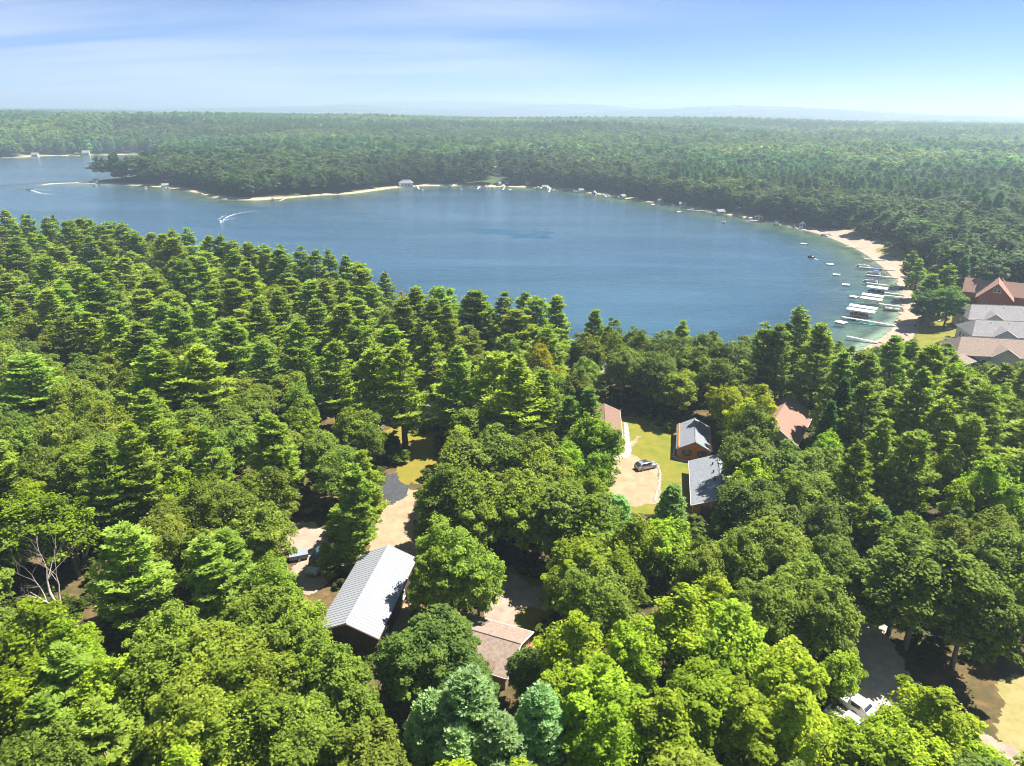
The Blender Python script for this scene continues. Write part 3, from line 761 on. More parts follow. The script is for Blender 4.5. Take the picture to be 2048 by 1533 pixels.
# ------------------------------------------------------------------ the wood across the water and out to the hills
def jgrid(x0, x1, y0, y1, s, g):
    X, Y = np.meshgrid(np.arange(x0, x1, s), np.arange(y0, y1, s))
    return (X + g.uniform(-.45, .45, X.shape) * s).ravel(), (Y + g.uniform(-.45, .45, Y.shape) * s).ravel()
g2 = np.random.default_rng(21)
FX, FY, FV, FS, FT = [], [], [], [], []
FAR_CLEAR = []                 # filled with the places of the far houses: (x, y, radius)
for (px, py, r) in [(985,335,13),(1005,333,13),(997,350,9),(812,372,16),(870,362,7),(1120,352,8),(1765,404,16),(175,305,8),(30,308,5),(70,308,6),(1515,436,9),(1568,436,8),(1700,455,7),(1747,474,7),(235,352,12),(930,364,5),(1090,374,5),(1162,381,5),(1188,386,5),(1320,403,5),(1365,409,5),(1440,424,6),(1605,450,5),(330,371,6),(192,362,6),(1040,345,7),(900,352,6),(1245,392,5)]:
    FAR_CLEAR.append((*at(px, py, 4.0), r))
FIELD_PX = [(1588,266),(1630,263),(1640,267),(1600,271)]
OPEN = [[at(x, y, 28) for x, y in FIELD_PX]] + [[at(x, y, 5) for x, y in p] for p in ([(983,338),(1003,338),(1010,368),(975,368)], [(1113,335),(1124,335),(1122,372),(1112,372)])]
def scatter(x, y, mode):
    sd = lake_sd(x, y); r = np.hypot(x, y)
    ok = (sd > np.where(r < 480, 13 + 8 * vnoise(x, y, 20), 7 + 5 * vnoise(x, y, 30))) & (np.abs(x) < 0.86 * y + 30)
    if mode == 'mid':
        near = (y < 420) & (x < 330) & ~((x < -100) & (y > 440))
        ok &= (r < 760) & ~((x < 100) & (y < 470)) & ~((x >= 100) & (r < 303) & (np.abs(x) < 0.80 * y + 22)) & (r > 200)
        for q in NO_TREE: ok &= ~in_poly(x, y, q)
    elif mode == 'far': ok &= (r >= 760) & (r < 2700)
    else: ok &= (r >= 2700) & (r < 11000)
    for (a, b, q) in FAR_CLEAR: ok &= np.hypot(x - a, y - b) > q
    for p in OPEN: ok &= ~in_poly(x, y, p)
    x, y, sd, r = x[ok], y[ok], sd[ok], r[ok]; n = len(x)
    z = height(x, y, sd)
    band = vnoise(x * 0.6, y, 170) * 0.6 + vnoise(x, y, 60) * 0.4
    pine = band + g2.normal(size=n) * 0.10 > 0.56
    if mode == 'mid': var = np.where(pine, 4 + g2.integers(0, 4, n), g2.integers(0, 4, n))
    elif mode == 'far': var = np.where(pine, 11 + g2.integers(0, 3, n), 8 + g2.integers(0, 3, n))
    else: var = 14 + g2.integers(0, 3, n)
    sc = g2.uniform(0.75, 1.4, n) * (1.15 if mode == 'far' else 1.0)
    tint = np.where(pine[:, None], np.array([0.070, 0.150, 0.075]), np.array([0.115, 0.185, 0.065]))  # crown colours with some haze blue painted in, besides the haze volume
    tint = tint * (0.30 + 0.5 * vnoise(x, y, 110) + 0.85 * vnoise(x + 50, y * 2.4, 460))[:, None] * g2.uniform(0.8, 1.2, (n, 1)) * (1 + g2.uniform(-.1, .1, (n, 3)))
    warm = sstep(.55, .8, vnoise(x * .8 + 300, y * 2, 300))[:, None]; tint = tint * (1 + warm * np.array([0.45, 0.2, -0.2]))
    pale = (g2.random(n) < 0.04); tint[pale] *= 1.6
    FX.append(np.stack([x, y, z - 0.3], -1)); FV.append(var); FS.append(sc); FT.append(tint)
scatter(*jgrid(-700, 700, 240, 780, 6.6, g2), 'mid')
scatter(*jgrid(-2350, 2350, 560, 2720, 9.0, g2), 'far')
scatter(*jgrid(-9000, 9000, 2100, 11100, 44.0, g2), 'patch')
FX, FV, FS, FT = np.concatenate(FX), np.concatenate(FV), np.concatenate(FS), np.concatenate(FT)
print('wood points', len(FX))
def scatter_object(name, V, var, sc, tint, coll, label):
    me = bpy.data.meshes.new(name); me.vertices.add(len(V)); me.vertices.foreach_set('co', np.ascontiguousarray(V, np.float32).ravel())
    a = me.attributes.new('variant', 'INT', 'POINT'); a.data.foreach_set('value', np.ascontiguousarray(var, np.int32))
    a = me.attributes.new('size', 'FLOAT', 'POINT'); a.data.foreach_set('value', np.ascontiguousarray(sc, np.float32))
    a = me.attributes.new('turn', 'FLOAT', 'POINT'); a.data.foreach_set('value', np.ascontiguousarray(g2.uniform(0, 6.28, len(V)), np.float32))
    a = me.attributes.new('tint', 'FLOAT_COLOR', 'POINT'); a.data.foreach_set('color', np.ascontiguousarray(np.c_[tint, np.ones(len(V))], np.float32).ravel())
    o = link(bpy.data.objects.new(name, me), kind='stuff', label=label)
    ng = bpy.data.node_groups.new(name, 'GeometryNodeTree')
    ng.interface.new_socket('Geometry', in_out='INPUT', socket_type='NodeSocketGeometry'); ng.interface.new_socket('Geometry', in_out='OUTPUT', socket_type='NodeSocketGeometry')
    N = ng.nodes.new; L = ng.links.new
    gi, go, ip, ci = N('NodeGroupInput'), N('NodeGroupOutput'), N('GeometryNodeInstanceOnPoints'), N('GeometryNodeCollectionInfo')
    ci.inputs['Collection'].default_value = coll; ci.inputs['Separate Children'].default_value = True; ci.inputs['Reset Children'].default_value = True
    def na(nm, ty):
        n = N('GeometryNodeInputNamedAttribute'); n.data_type = ty; n.inputs['Name'].default_value = nm; return n.outputs['Attribute']
    cb = N('ShaderNodeCombineXYZ'); L(na('turn', 'FLOAT'), cb.inputs['Z'])
    ip.inputs['Pick Instance'].default_value = True
    L(gi.outputs[0], ip.inputs['Points']); L(ci.outputs[0], ip.inputs['Instance']); L(na('variant', 'INT'), ip.inputs['Instance Index'])
    L(cb.outputs[0], ip.inputs['Rotation']); L(na('size', 'FLOAT'), ip.inputs['Scale']); L(ip.outputs[0], go.inputs[0])
    md = o.modifiers.new('scatter', 'NODES'); md.node_group = ng
    return o
wood = scatter_object('distant_wood', FX, FV, FS, FT, wood_protos, 'dense mixed wood covering the land across the lake to the hills')

# low growth under the near trees
shrub_protos = bpy.data.collections.new('undergrowth_shapes')
for i in range(4):
    o = bpy.data.objects.new(f'u{i}', broadleaf(500 + i, 0.9, 1.5, 7, 230, 0.30, FOL_FAR, base=0.0, trunk_m=None, clump=0.5)[0]); shrub_protos.objects.link(o)
ux, uy = rg.uniform(-300, 330, 30000), rg.uniform(30, 440, 30000)
ok = (np.abs(ux) < 0.8 * uy + 22) & (lake_sd(ux, uy) > 14)
for q in NO_TREE: ok &= ~in_poly(ux, uy, q)
ok &= vnoise(ux, uy, 9) > 0.33
ux, uy = ux[ok], uy[ok]
ut = np.array([0.11, 0.16, 0.022]) * rg.uniform(0.6, 1.3, (len(ux), 1))
under = scatter_object('undergrowth', np.stack([ux, uy, height(ux, uy) - 0.05], -1), rg.integers(0, 4, len(ux)), rg.uniform(0.5, 1.9, len(ux)), ut, shrub_protos, 'low green undergrowth beneath the near trees')
# ------------------------------------------------------------------ ground sheets
SAND_DRIVE = mat('sandy_gravel', (0.27, 0.185, 0.11), 0.95, col2=(0.38, 0.275, 0.17), scale=0.5, bump=0.3, bscale=6)
GRAVEL = mat('gravel', (0.36, 0.29, 0.23), 0.95, col2=(0.52, 0.43, 0.34), scale=0.7, bump=0.4, bscale=6)
DIRT = mat('dirt', (0.26, 0.19, 0.15), 0.95, col2=(0.40, 0.30, 0.22), scale=0.5, bump=0.3, bscale=5)
LAWN = mat('lawn_grass', (0.10, 0.15, 0.012), 0.95, col2=(0.24, 0.18, 0.025), scale=0.33, bump=0.6, bscale=9, detail=8)
LAWN2 = mat('yellow_green_grass', (0.14, 0.165, 0.012), 0.95, col2=(0.25, 0.16, 0.03), scale=0.4, bump=0.6, bscale=9, detail=8)  # yellow-green grass mottled with tawny brown
STRAW = mat('dry_grass', (0.20, 0.19, 0.05), 0.95, col2=(0.33, 0.26, 0.12), scale=0.5, bump=0.6, bscale=8, detail=8)
ASPH = mat('asphalt', (0.055, 0.06, 0.065), 0.9, 0.3, 1.5, 0.2)
CONC = mat('concrete', (0.30, 0.235, 0.18), 0.9, 0.2, 0.6, 0.1)
PALE = mat('pale_stone', (0.42, 0.38, 0.34), 0.85, 0.15, 3, 0.2)
BEACH = mat('beach_sand', (0.27, 0.20, 0.14), 0.95, col2=(0.38, 0.30, 0.225), scale=0.35, bump=0.4, bscale=3, detail=8)
def sheet(name, poly, m, dz, label, drape=False, step=0.28, wob=1.0):
    """a patch of ground with a worn, uneven edge, laid on the land"""
    P = smooth(poly, 4) if wob else poly
    A = np.array(P); xs = np.arange(A[:, 0].min() - 2, A[:, 0].max() + 2, step); ys = np.arange(A[:, 1].min() - 2, A[:, 1].max() + 2, step)
    X, Y = np.meshgrid(xs, ys); n_x, n_y = len(xs), len(ys)
    i = np.arange(n_x * n_y).reshape(n_y, n_x)
    q = np.stack([i[:-1, :-1], i[:-1, 1:], i[1:, 1:], i[1:, :-1]], -1).reshape(-1, 4)
    cx_, cy_ = X.ravel()[q].mean(1), Y.ravel()[q].mean(1)
    k = len(label) * 3.7
    jx = wob * (2.2 * (vnoise(cx_ + k, cy_, 2.6) - .5) + 1.0 * (vnoise(cx_, cy_ + k, .9) - .5)); jy = wob * (2.2 * (vnoise(cx_, cy_ + 2 * k, 2.6) - .5) + 1.0 * (vnoise(cx_ + 2 * k, cy_, .9) - .5))
    q = q[in_poly(cx_ + jx, cy_ + jy, P)]
    used = np.unique(q); remap = np.zeros(n_x * n_y, int); remap[used] = np.arange(len(used))
    x_, y_ = X.ravel()[used], Y.ravel()[used]
    if wob: x_ = x_ + (vnoise(x_ * 7, y_ * 7, 1.0) - .5) * step * .9; y_ = y_ + (vnoise(x_ * 7 + 40, y_ * 7, 1.0) - .5) * step * .7
    z_ = (height(x_, y_) if drape else GZ) + dz
    me = bpy.data.meshes.new(name)
    set_mesh(me, np.stack([x_, y_, np.broadcast_to(z_, x_.shape)], -1), remap[q])
    me.materials.append(m)
    return link(bpy.data.objects.new(name, me), kind='structure', label=label)
sheet('lawn', PX([(1232,836),(1262,830),(1360,848),(1374,918),(1394,1020),(1300,1024),(1240,1000),(1226,900)]), LAWN, 0.03, 'mown sunlit lawn between the white cottage and the log cabin')
sheet('driveway', PX([(1224,914),(1254,906),(1262,886),(1274,868),(1276,890),(1264,906),(1288,922),(1314,930),(1320,948),(1317,975),(1306,1008),(1240,1012),(1208,985),(1210,935)]), SAND_DRIVE, 0.06, 'sandy turnaround where the silver car is parked')
sheet('driveway', PX([(732,1110),(765,1022),(795,984),(835,980),(856,1010),(842,1060),(848,1120),(848,1200),(815,1292),(760,1320),(690,1310),(655,1250)]), SAND_DRIVE, 0.03, 'pale gravel drive running past the metal-roofed shed')
sheet('pavement', PX([(752,962),(792,948),(812,984),(806,998),(772,1008)]), ASPH, 0.06, 'dark asphalt pad at the head of the gravel drive')
sheet('lawn', PX([(782,858),(872,848),(892,905),(845,962),(800,957),(776,905)]), LAWN2, 0.03, 'yellow-green grass beneath the tall pines')
sheet('driveway', PX([(556,1066),(612,1046),(662,1058),(670,1120),(645,1178),(598,1172),(578,1112)]), DIRT, 0.03, 'brown dirt pad beside the camper')
sheet('driveway', PX([(978,1212),(1006,1158),(1055,1163),(1112,1184),(1100,1216),(1050,1216),(1036,1250),(1022,1262),(982,1246)]), CONC, 0.06, 'pinkish concrete drive behind the tan-roofed house')
sheet('lawn', PX([(1000,1140),(1060,1150),(1130,1180),(1110,1230),(1112,1340),(1060,1330),(1020,1262)]), LAWN2, 0.03, 'small yellow lawn beside the tan-roofed house')
sheet('driveway', PX([(1690,1212),(1752,1208),(1802,1320),(1866,1425),(1768,1490),(1690,1450),(1636,1330)]), GRAVEL, 0.03, 'shady gravel court among the oaks')
sheet('field', PX([(1985,1385),(2020,1360),(2110,1320),(2300,1400),(2250,1640),(2100,1620),(2030,1560),(1998,1500),(2005,1440)]), STRAW, 0.03, 'dry straw-coloured grass patch at the edge of the oaks')
sheet('path', PX([(1950,1478),(1985,1472),(2110,1560),(2070,1590)]), CONC, 0.06, 'pale concrete strip crossing the dry grass')
sheet('path', PX([(1248,846),(1255,846),(1263,905),(1256,916),(1226,920),(1226,912),(1250,906)]), PALE, 0.09, 'white concrete walk beside the white cottage', wob=0)
sheet('path', PX([(1359,852),(1362,852),(1348,912),(1354,917),(1378,921),(1378,925),(1352,921),(1344,914)]), PALE, 0.09, 'white walk around the log cabin', wob=0)
beach_px = [(1560,443),(1640,458),(1705,468),(1768,487),(1802,520),(1826,560),(1832,600),(1842,640),(1834,672),(1792,702),(1742,712),(1730,695),(1776,664),(1795,641),(1804,614),(1804,588),(1793,561),(1768,536),(1728,507),(1688,488),(1640,470)]
sheet('beach', [at(x, y, 0.8) for x, y in beach_px], BEACH, 0.10, 'wide curving sand beach behind the boat docks', drape=True, step=1.0)
sheet('lawn', [at(x, y, 2.6) for x, y in [(1846,632),(1880,615),(1932,612),(1945,640),(1930,690),(1870,700),(1835,688)]], LAWN, 0.16, 'green lawn between the beach and the townhouses', drape=True, step=1.0)
sheet('lawn', [at(x, y, 1.2) for x, y in [(1752,497),(1800,503),(1812,520),(1775,512)]], LAWN, 0.16, 'grass strip behind the upper beach', drape=True, step=1.0)

sheet('field', [at(x, y, 28) for x, y in FIELD_PX], STRAW, 0.8, 'small pale field far out in the woods', drape=True, step=8)
# ------------------------------------------------------------------ building kit
def steel(n, c): return mat(n, c, 0.45, 0.06, 0.6, metal=0.0, spec=0.5)
ROOF_GREY = mat('shingle_grey', (0.205, 0.215, 0.235), 0.9, 0.22, 2.2, 0.4, detail=8)
ROOF_TAN = mat('shingle_tan', (0.25, 0.19, 0.15), 0.9, 0.25, 2.5, 0.4, detail=8)
ROOF_BROWN = mat('shingle_brown', (0.20, 0.125, 0.095), 0.9, 0.22, 2.5, 0.4, detail=8)
ROOF_RED = mat('roof_rust', (0.28, 0.165, 0.12), 0.85, 0.15, 2.0, 0.3, detail=8)
ROOF_TOWN = mat('shingle_warm_grey', (0.22, 0.21, 0.21), 0.9, 0.2, 1.5, 0.3, detail=8)
METAL_W = mat('white_steel', (0.31, 0.32, 0.34), 0.4, 0.06, 0.5, spec=0.4)
TRIM_W = mat('white_trim', (0.78, 0.77, 0.74), 0.6)
WALL_W = mat('white_siding', (0.74, 0.72, 0.68), 0.7, 0.06, 2)
WALL_DK = mat('brown_siding', (0.13, 0.085, 0.065), 0.8, 0.2, 2, stretch=(3, 3, 0.3))
WALL_TN = mat('tan_siding', (0.36, 0.25, 0.15), 0.8, 0.15, 2)
WALL_CR = mat('cream_siding', (0.60, 0.55, 0.46), 0.8, 0.08, 2)
WALL_BL = mat('pale_blue_siding', (0.42, 0.52, 0.62), 0.8, 0.08, 2)
WALL_RED = mat('red_cedar', (0.30, 0.095, 0.05), 0.8, 0.2, 2)
LOGM = mat('orange_log', (0.60, 0.23, 0.055), 0.6, 0.25, 2.5, 0.2, stretch=(0.4, 0.4, 3))
GREEN_T = mat('green_trim', (0.045, 0.12, 0.10), 0.6)
RED_D = mat('red_door', (0.45, 0.05, 0.02), 0.5)
GLASS = mat('window_glass', (0.03, 0.045, 0.055), 0.08, spec=0.8)
DARK = mat('dark_metal', (0.03, 0.03, 0.033), 0.5)
GREY = mat('grey_metal', (0.35, 0.36, 0.38), 0.4, spec=0.5)
def house(name, label, cat, loc, ang, L, Wd, hw, rise, wall_m, roof_m, ov=0.45, openings=(), trim_m=TRIM_W, group=None, hip=0.0, vents=0, chimney=None, panels=0, logs=None, gz=None):
    """gable house; local X is the ridge, ang its heading clockwise from +Y (degrees); local -X end faces the camera"""
    z0 = GZ if gz is None else gz
    e = empty(name, (loc[0], loc[1], z0), rad(90 - ang), label, cat, group)
    l, w = L / 2, Wd / 2; b = MB()
    b.add([(-l,-w,-.3),(l,-w,-.3),(l,w,-.3),(-l,w,-.3),(-l,-w,hw),(l,-w,hw),(l,w,hw),(-l,w,hw)], [(0,1,5,4),(1,2,6,5),(2,3,7,6),(3,0,4,7)])
    hl = l - hip
    if hip == 0: b.add([(-l,-w,hw),(-l,w,hw),(-l,0,hw+rise-.02),(l,-w,hw),(l,w,hw),(l,0,hw+rise-.02)], [(0,2,1),(3,4,5)])
    wall = b.build('wall', wall_m, e)
    sl_ = rise / w; ze = hw - sl_ * ov; th = 0.14
    for s in (-1, 1):
        y1 = s * (w + ov); le = l + ov; lr = (l + ov) if hip == 0 else hl
        pts = [(-le, y1, ze + .05), (le, y1, ze + .05), (lr, 0, hw + rise + .05), (-lr, 0, hw + rise + .05)]
        if s > 0: pts = pts[::-1]
        if panels:
            # steel sheets, one object each, sharing a mesh: flat with two standing ribs
            n = panels; wp = 2 * le / n
            if s == -1:
                global _pm
                slen = math.hypot(w + ov, hw + rise - ze)
                pb = MB(); pb.box((0, slen / 2, 0), (wp - 0.012, slen, 0.04))
                pb.box((wp * 0.4, slen / 2, 0.045), (0.11, slen, 0.05))
                _pm = pb.mesh('roof_panel', roof_m)
            for k in range(n):
                o = bpy.data.objects.new('roof_panel', _pm); link(o, e)
                xk = -le + wp * (k + 0.5); an = math.atan2(hw + rise - ze, w + ov)
                if s == -1: M_ = Matrix.Translation((xk, y1, ze + .05)) @ Matrix.Rotation(an, 4, 'X')
                else: M_ = Matrix.Translation((xk, y1, ze + .05)) @ Matrix.Rotation(math.pi, 4, 'Z') @ Matrix.Rotation(an, 4, 'X')
                o.matrix_local = M_
        else:
            MB().slab(pts, th).build('roof_slope', roof_m, e)
        MB().box((0, s * (w + ov + 0.03), ze - 0.06), (2 * le, 0.05, 0.2)).build('fascia', trim_m, e)
    if hip:
        for s in (-1, 1):
            pts = [(s * (l + ov), -s * (w + ov), ze + .052), (s * (l + ov), s * (w + ov), ze + .052), (s * hl, 0, hw + rise + .052)]
            MB().slab(pts, th).build('roof_slope', roof_m, e)
    else:
        for s in (-1, 1):
            for s2 in (-1, 1):
                a, c = Vector((s * (l + ov + .02), s2 * (w + ov), ze - .03)), Vector((s * (l + ov + .02), 0, hw + rise - .03))
                MB().tube([a, c], 0.09, 4).build('barge_board', trim_m, e)
    rl = (l + ov) if hip == 0 else hl
    MB().tube([(-rl, 0, hw + rise + .07), (rl, 0, hw + rise + .07)], 0.13 if panels else 0.09, 6).build('ridge_cap', GREY if panels else roof_m, e)
    for k in range(vents):
        vx = -l * 0.6 + k * (L * 0.6 / max(1, vents - 1)); vy = w * 0.22
        v = MB().tube([(vx, vy, hw + rise - sl_ * vy), (vx, vy, hw + rise - sl_ * vy + 0.45)], 0.13, 8).build('roof_vent', DARK, e)
        MB().tube([(vx, vy, hw + rise - sl_ * vy + 0.45), (vx, vy, hw + rise - sl_ * vy + 0.55)], [0.25, 0.1], 8).build('cap', DARK, v)
    if chimney:
        ch = MB().box((chimney[0], chimney[1], hw + rise * 0.9), (0.7, 0.7, 1.8)).build('chimney', mat('brick_chimney', (0.28, 0.12, 0.08), 0.9, 0.3, 6), e)
    if logs:
        r = 0.16; z = 0.1; k = 0
        while z < hw + rise - 0.25:
            half = w + 0.25 if z < hw else max(0.2, (hw + rise - z) / sl_ - 0.12)
            for s in (-1, 1): MB().tube([(s * (l + 0.04), -half, z), (s * (l + 0.04), half, z)], r, 6).build('log', LOGM, wall)
            if z < hw:
                for s in (-1, 1): MB().tube([(-l - .25, s * (w + 0.04), z + r), (l + .25, s * (w + 0.04), z + r)], r, 6).build('log', LOGM, wall)
            z += 0.31
    for (side, u, z, ww, wh, kind, fm) in openings:
        # side: 0 near end, 1 far end, 2 right (local -Y), 3 left (local +Y); u along the wall, seen from outside
        proud = 0.26 if logs else 0.06
        T = {0: Matrix.Translation((-l - proud + .03, -u, z)) @ Matrix.Rotation(rad(-90), 4, 'Z'), 1: Matrix.Translation((l + proud - .03, u, z)) @ Matrix.Rotation(rad(90), 4, 'Z'),
             2: Matrix.Translation((u, -w - proud + .03, z)), 3: Matrix.Translation((-u, w + proud - .03, z)) @ Matrix.Rotation(rad(180), 4, 'Z')}[side]
        def bar(c, s): return MB().box(c, s, M=T)
        if kind == 'door':
            d = MB().box((0, 0, wh / 2), (ww, 0.08, wh), M=T).build('door', fm, e)
            MB().box((ww * .36, -.07, wh * .45), (.06, .07, .14), M=T).build('handle', GREY, d)
            fr = MB()
            for s in (-1, 1): fr.box((s * (ww / 2 + .06), -.01, wh / 2), (.12, .12, wh + .12), M=T)
            fr.box((0, -.01, wh + .06), (ww, .12, .12), M=T); fr.build('frame', TRIM_W, d)
        elif kind == 'garage':
            d = MB()
            d.box((0, 0, wh / 2), (ww, .06, wh), M=T); d = d.build('garage_door', fm, e)
            for k in range(4): MB().box((0, -.045, wh * (k + .5) / 4), (ww - .1, .04, wh / 4 - .06), M=T).build('panel', fm, d)
        else:
            p = MB().box((0, 0, wh / 2), (ww, .05, wh), M=T).build('window', GLASS, e)
            fr = MB()
            for s in (-1, 1): fr.box((s * ww / 2, -.03, wh / 2), (.09, .09, wh + .09), M=T)
            for z_ in (0, wh): fr.box((0, -.03, z_), (ww - .09, .09, .09), M=T)
            fr.box((0, -.03, wh / 2), (ww - .09, .05, .05), M=T)
            fr.build('frame', fm, p)
            MB().box((0, -.08, -.09), (ww + .2, .2, .07), M=T).build('sill', fm, p)
            if kind == 'shuttered':
                for s in (-1, 1): MB().box((s * (ww / 2 + .33), -.02, wh / 2), (.5, .06, wh + .1), M=T).build('shutter', GREEN_T, p)
    return e
# metal-roofed shed
house('pole_shed', 'long brown shed with ribbed white steel roof beside the gravel drive', 'shed', (-20.6, 86.2), 8.5, 17.6, 8.0, 4.1, 1.75, WALL_DK, METAL_W, ov=0.5, trim_m=WALL_DK, panels=31,
      openings=[(0, 0.2, 0.0, 4.2, 3.2, 'garage', WALL_DK), (2, -5, 0, 1.0, 2.1, 'door', WALL_DK), (2, 3, 1.2, 1.2, 0.9, 'window', TRIM_W)])
house('log_cabin', 'orange log cabin with grey roof and green shuttered windows', 'cabin', (40.5, 143.0), 12.5, 12.0, 6.6, 2.6, 1.75, LOGM, ROOF_GREY, ov=0.5, trim_m=GREEN_T, logs=True,
      openings=[(0, -1.55, 1.0, 0.9, 1.2, 'shuttered', GREEN_T), (0, 1.6, 1.0, 0.9, 1.2, 'shuttered', GREEN_T), (3, 0, 0.9, 1.0, 1.1, 'window', GREEN_T), (3, -3.5, 0.9, 1.0, 1.1, 'window', GREEN_T)])
house('garage', 'long grey-shingled garage with roof vents in front of the log cabin', 'garage', (40.2, 121.6), 11.6, 17.0, 10.0, 2.7, 1.9, LOGM, ROOF_GREY, ov=0.5, trim_m=TRIM_W, vents=4,
      openings=[(0, -2.3, 0, 2.8, 2.3, 'garage', WALL_DK), (0, 2.3, 1.0, 1.1, 1.0, 'window', GREEN_T), (3, 2, 0.9, 1.0, 1.1, 'window', GREEN_T)])
house('cottage', 'white cottage with brown shingled roof and red front door', 'cottage', (21.4, 149.6), 5.6, 16.5, 7.0, 2.6, 1.5, WALL_W, ROOF_BROWN, ov=0.4, vents=2,
      openings=[(0, 1.9, 0.05, 1.0, 2.1, 'door', RED_D), (0, 0.2, 1.0, 1.2, 1.1, 'window', TRIM_W), (2, -4, 0.9, 1.2, 1.1, 'window', TRIM_W), (2, 1, 0.9, 1.2, 1.1, 'window', TRIM_W), (2, 5, 0.9, 1.0, 1.1, 'window', TRIM_W)])
house('cottage', 'house with a rust-red gabled roof among the pines', 'house', (61.8, 150.0), 31.0, 18.0, 10.5, 3.0, 3.6, WALL_CR, ROOF_RED, ov=0.6, openings=[(0, 0, 1, 2.0, 1.3, 'window', TRIM_W), (0, 3, 0, 1.0, 2.1, 'door', WALL_DK)])
hx, hy = at(850, 800, 6.5)
house('cottage', 'grey-roofed cottage half hidden behind the tall pines', 'cottage', (hx, hy), -12.0, 11.0, 8.0, 2.6, 1.9, WALL_CR, ROOF_TOWN, openings=[(0, 0, 1, 1.4, 1.1, 'window', TRIM_W), (2, 1, 0, 1, 2.1, 'door', WALL_DK)], chimney=(2, 0.5))
hx, hy = at(742, 846, 5.0)
house('garden_shed', 'small grey-roofed shed in front of the pine lawn', 'shed', (hx, hy), 25.0, 4.5, 3.6, 2.1, 1.0, WALL_CR, ROOF_TOWN, ov=0.25, openings=[(0, 0, 0, 1.2, 1.8, 'door', WALL_DK)])
# the tan-roofed house and its rear wing
main = house('house', 'tan-shingled house with a darker brown rear wing by the concrete drive', 'house', (-5.0, 78.0), 112.0, 13.0, 8.6, 2.5, 1.55, WALL_TN, ROOF_TAN, ov=0.45,
      openings=[(3, -3, 0.9, 1.6, 1.2, 'window', TRIM_W), (3, 2.5, 0.9, 1.2, 1.2, 'window', TRIM_W), (1, 1.2, 0.9, 1.2, 1.2, 'window', TRIM_W), (2, -1.0, 0, 1, 2.1, 'door', WALL_DK)])
wing = MB()
def wing_part():
    b = MB(); r = MB(); f = MB()
    x0, x1, y0, y1 = -1.8, 4.2, -8.6, -4.3
    b.add([(x0,y0,-.2),(x1,y0,-.2),(x1,y1,-.2),(x0,y1,-.2),(x0,y0,2.35),(x1,y0,2.35),(x1,y1,2.9),(x0,y1,2.9)], [(0,1,5,4),(1,2,6,5),(3,0,4,7)])
    b.build('wing_wall', WALL_TN, main)
    r.slab([(x0-.3,y0-.5,2.42),(x1+.5,y0-.5,2.42),(x1+.5,y1+.9,3.32),(x0-.3,y1+.9,3.32)], 0.14); r.build('wing_roof', ROOF_BROWN, main, label='darker brown low-pitched wing roof')
    f.box((x1+.54,(y0+y1)/2+.2,2.75),(.06,5.8,.2)); f.build('fascia', WALL_DK, main)
wing_part()
DECK = mat('red_deck', (0.40, 0.19, 0.12), 0.8, 0.15, 3)
dk = empty('deck', (2.4, 79.2, GZ), rad(-22), 'reddish wooden deck at the corner of the tan-roofed house', 'deck')
for i in range(12): MB().box((0, -1.6 + i * 0.28, 0.32), (3.4, 0.25, 0.05)).build('plank', DECK, dk)
for s in (-1, 1):
    for t in (-1, 1): MB().box((s * 1.5, t * 1.4, 0.12), (.12, .12, .5)).build('post', WALL_DK, dk)
fx = empty('picket_fence', (4.6, 78.6, GZ), rad(60), 'short weathered picket fence beside the reddish deck', 'fence')
for i in range(14): MB().box((-2.0 + i * 0.3, 0, 0.55), (.16, .03, 1.15)).build('picket', mat('weathered_wood', (0.30, 0.22, 0.17), 0.9, 0.2, 4), fx)
for z_ in (0.3, 0.85): MB().box((0, 0.05, z_), (4.3, .05, .1)).build('rail', _mats['weathered_wood'], fx)

# right-hand shore: red chalets and townhouses
sz = 3.0
cA = house('chalet', 'tall red cedar chalet with rust-red roof behind the townhouses', 'chalet', (189.0, 273.0), 33.0, 20.0, 10.8, 4.6, 5.4, WALL_RED, ROOF_RED, ov=0.8, trim_m=WALL_RED, gz=sz,
      openings=[(0, -0.5, 6.6, 1.1, 1.3, 'window', TRIM_W), (0, 0.7, 6.6, 1.1, 1.3, 'window', TRIM_W), (0, -3, 1, 1.5, 1.5, 'window', TRIM_W), (0, 3, 1, 1.5, 1.5, 'window', TRIM_W)])
def side_gable(parent, cx_, Lc, Wc, hwc, risec, wm_, rm, tm_):
    """cross wing with its ridge along the parent's local Y"""
    l, w = Lc / 2, Wc / 2
    b = MB(); b.add([(cx_-w,-l,-.2),(cx_+w,-l,-.2),(cx_+w,l,-.2),(cx_-w,l,-.2),(cx_-w,-l,hwc),(cx_+w,-l,hwc),(cx_+w,l,hwc),(cx_-w,l,hwc)], [(0,1,5,4),(1,2,6,5),(2,3,7,6),(3,0,4,7)])
    b.add([(cx_-w,-l,hwc),(cx_+w,-l,hwc),(cx_,-l,hwc+risec-.02),(cx_-w,l,hwc),(cx_+w,l,hwc),(cx_,l,hwc+risec-.02)], [(0,1,2),(4,3,5)])
    b.build('cross_wing_wall', wm_, parent)
    o = 0.6; k = risec / w
    for s in (-1, 1):
        p = [(cx_+s*(w+o),-l-o,hwc-k*o+.04),(cx_+s*(w+o),l+o,hwc-k*o+.04),(cx_,l+o,hwc+risec+.04),(cx_,-l-o,hwc+risec+.04)]
        if s < 0: p = p[::-1]
        MB().slab(p, .14).build('cross_wing_roof', rm, parent)
        for t in (-1, 1): MB().tube([(cx_+s*(w+o), t*(l+o+.02), hwc-k*o-.05), (cx_, t*(l+o+.02), hwc+risec-.05)], .1, 4).build('barge_board', tm_, parent)
side_gable(cA, 2.5, 21.0, 9.0, 4.6, 4.2, WALL_RED, ROOF_RED, WALL_RED)
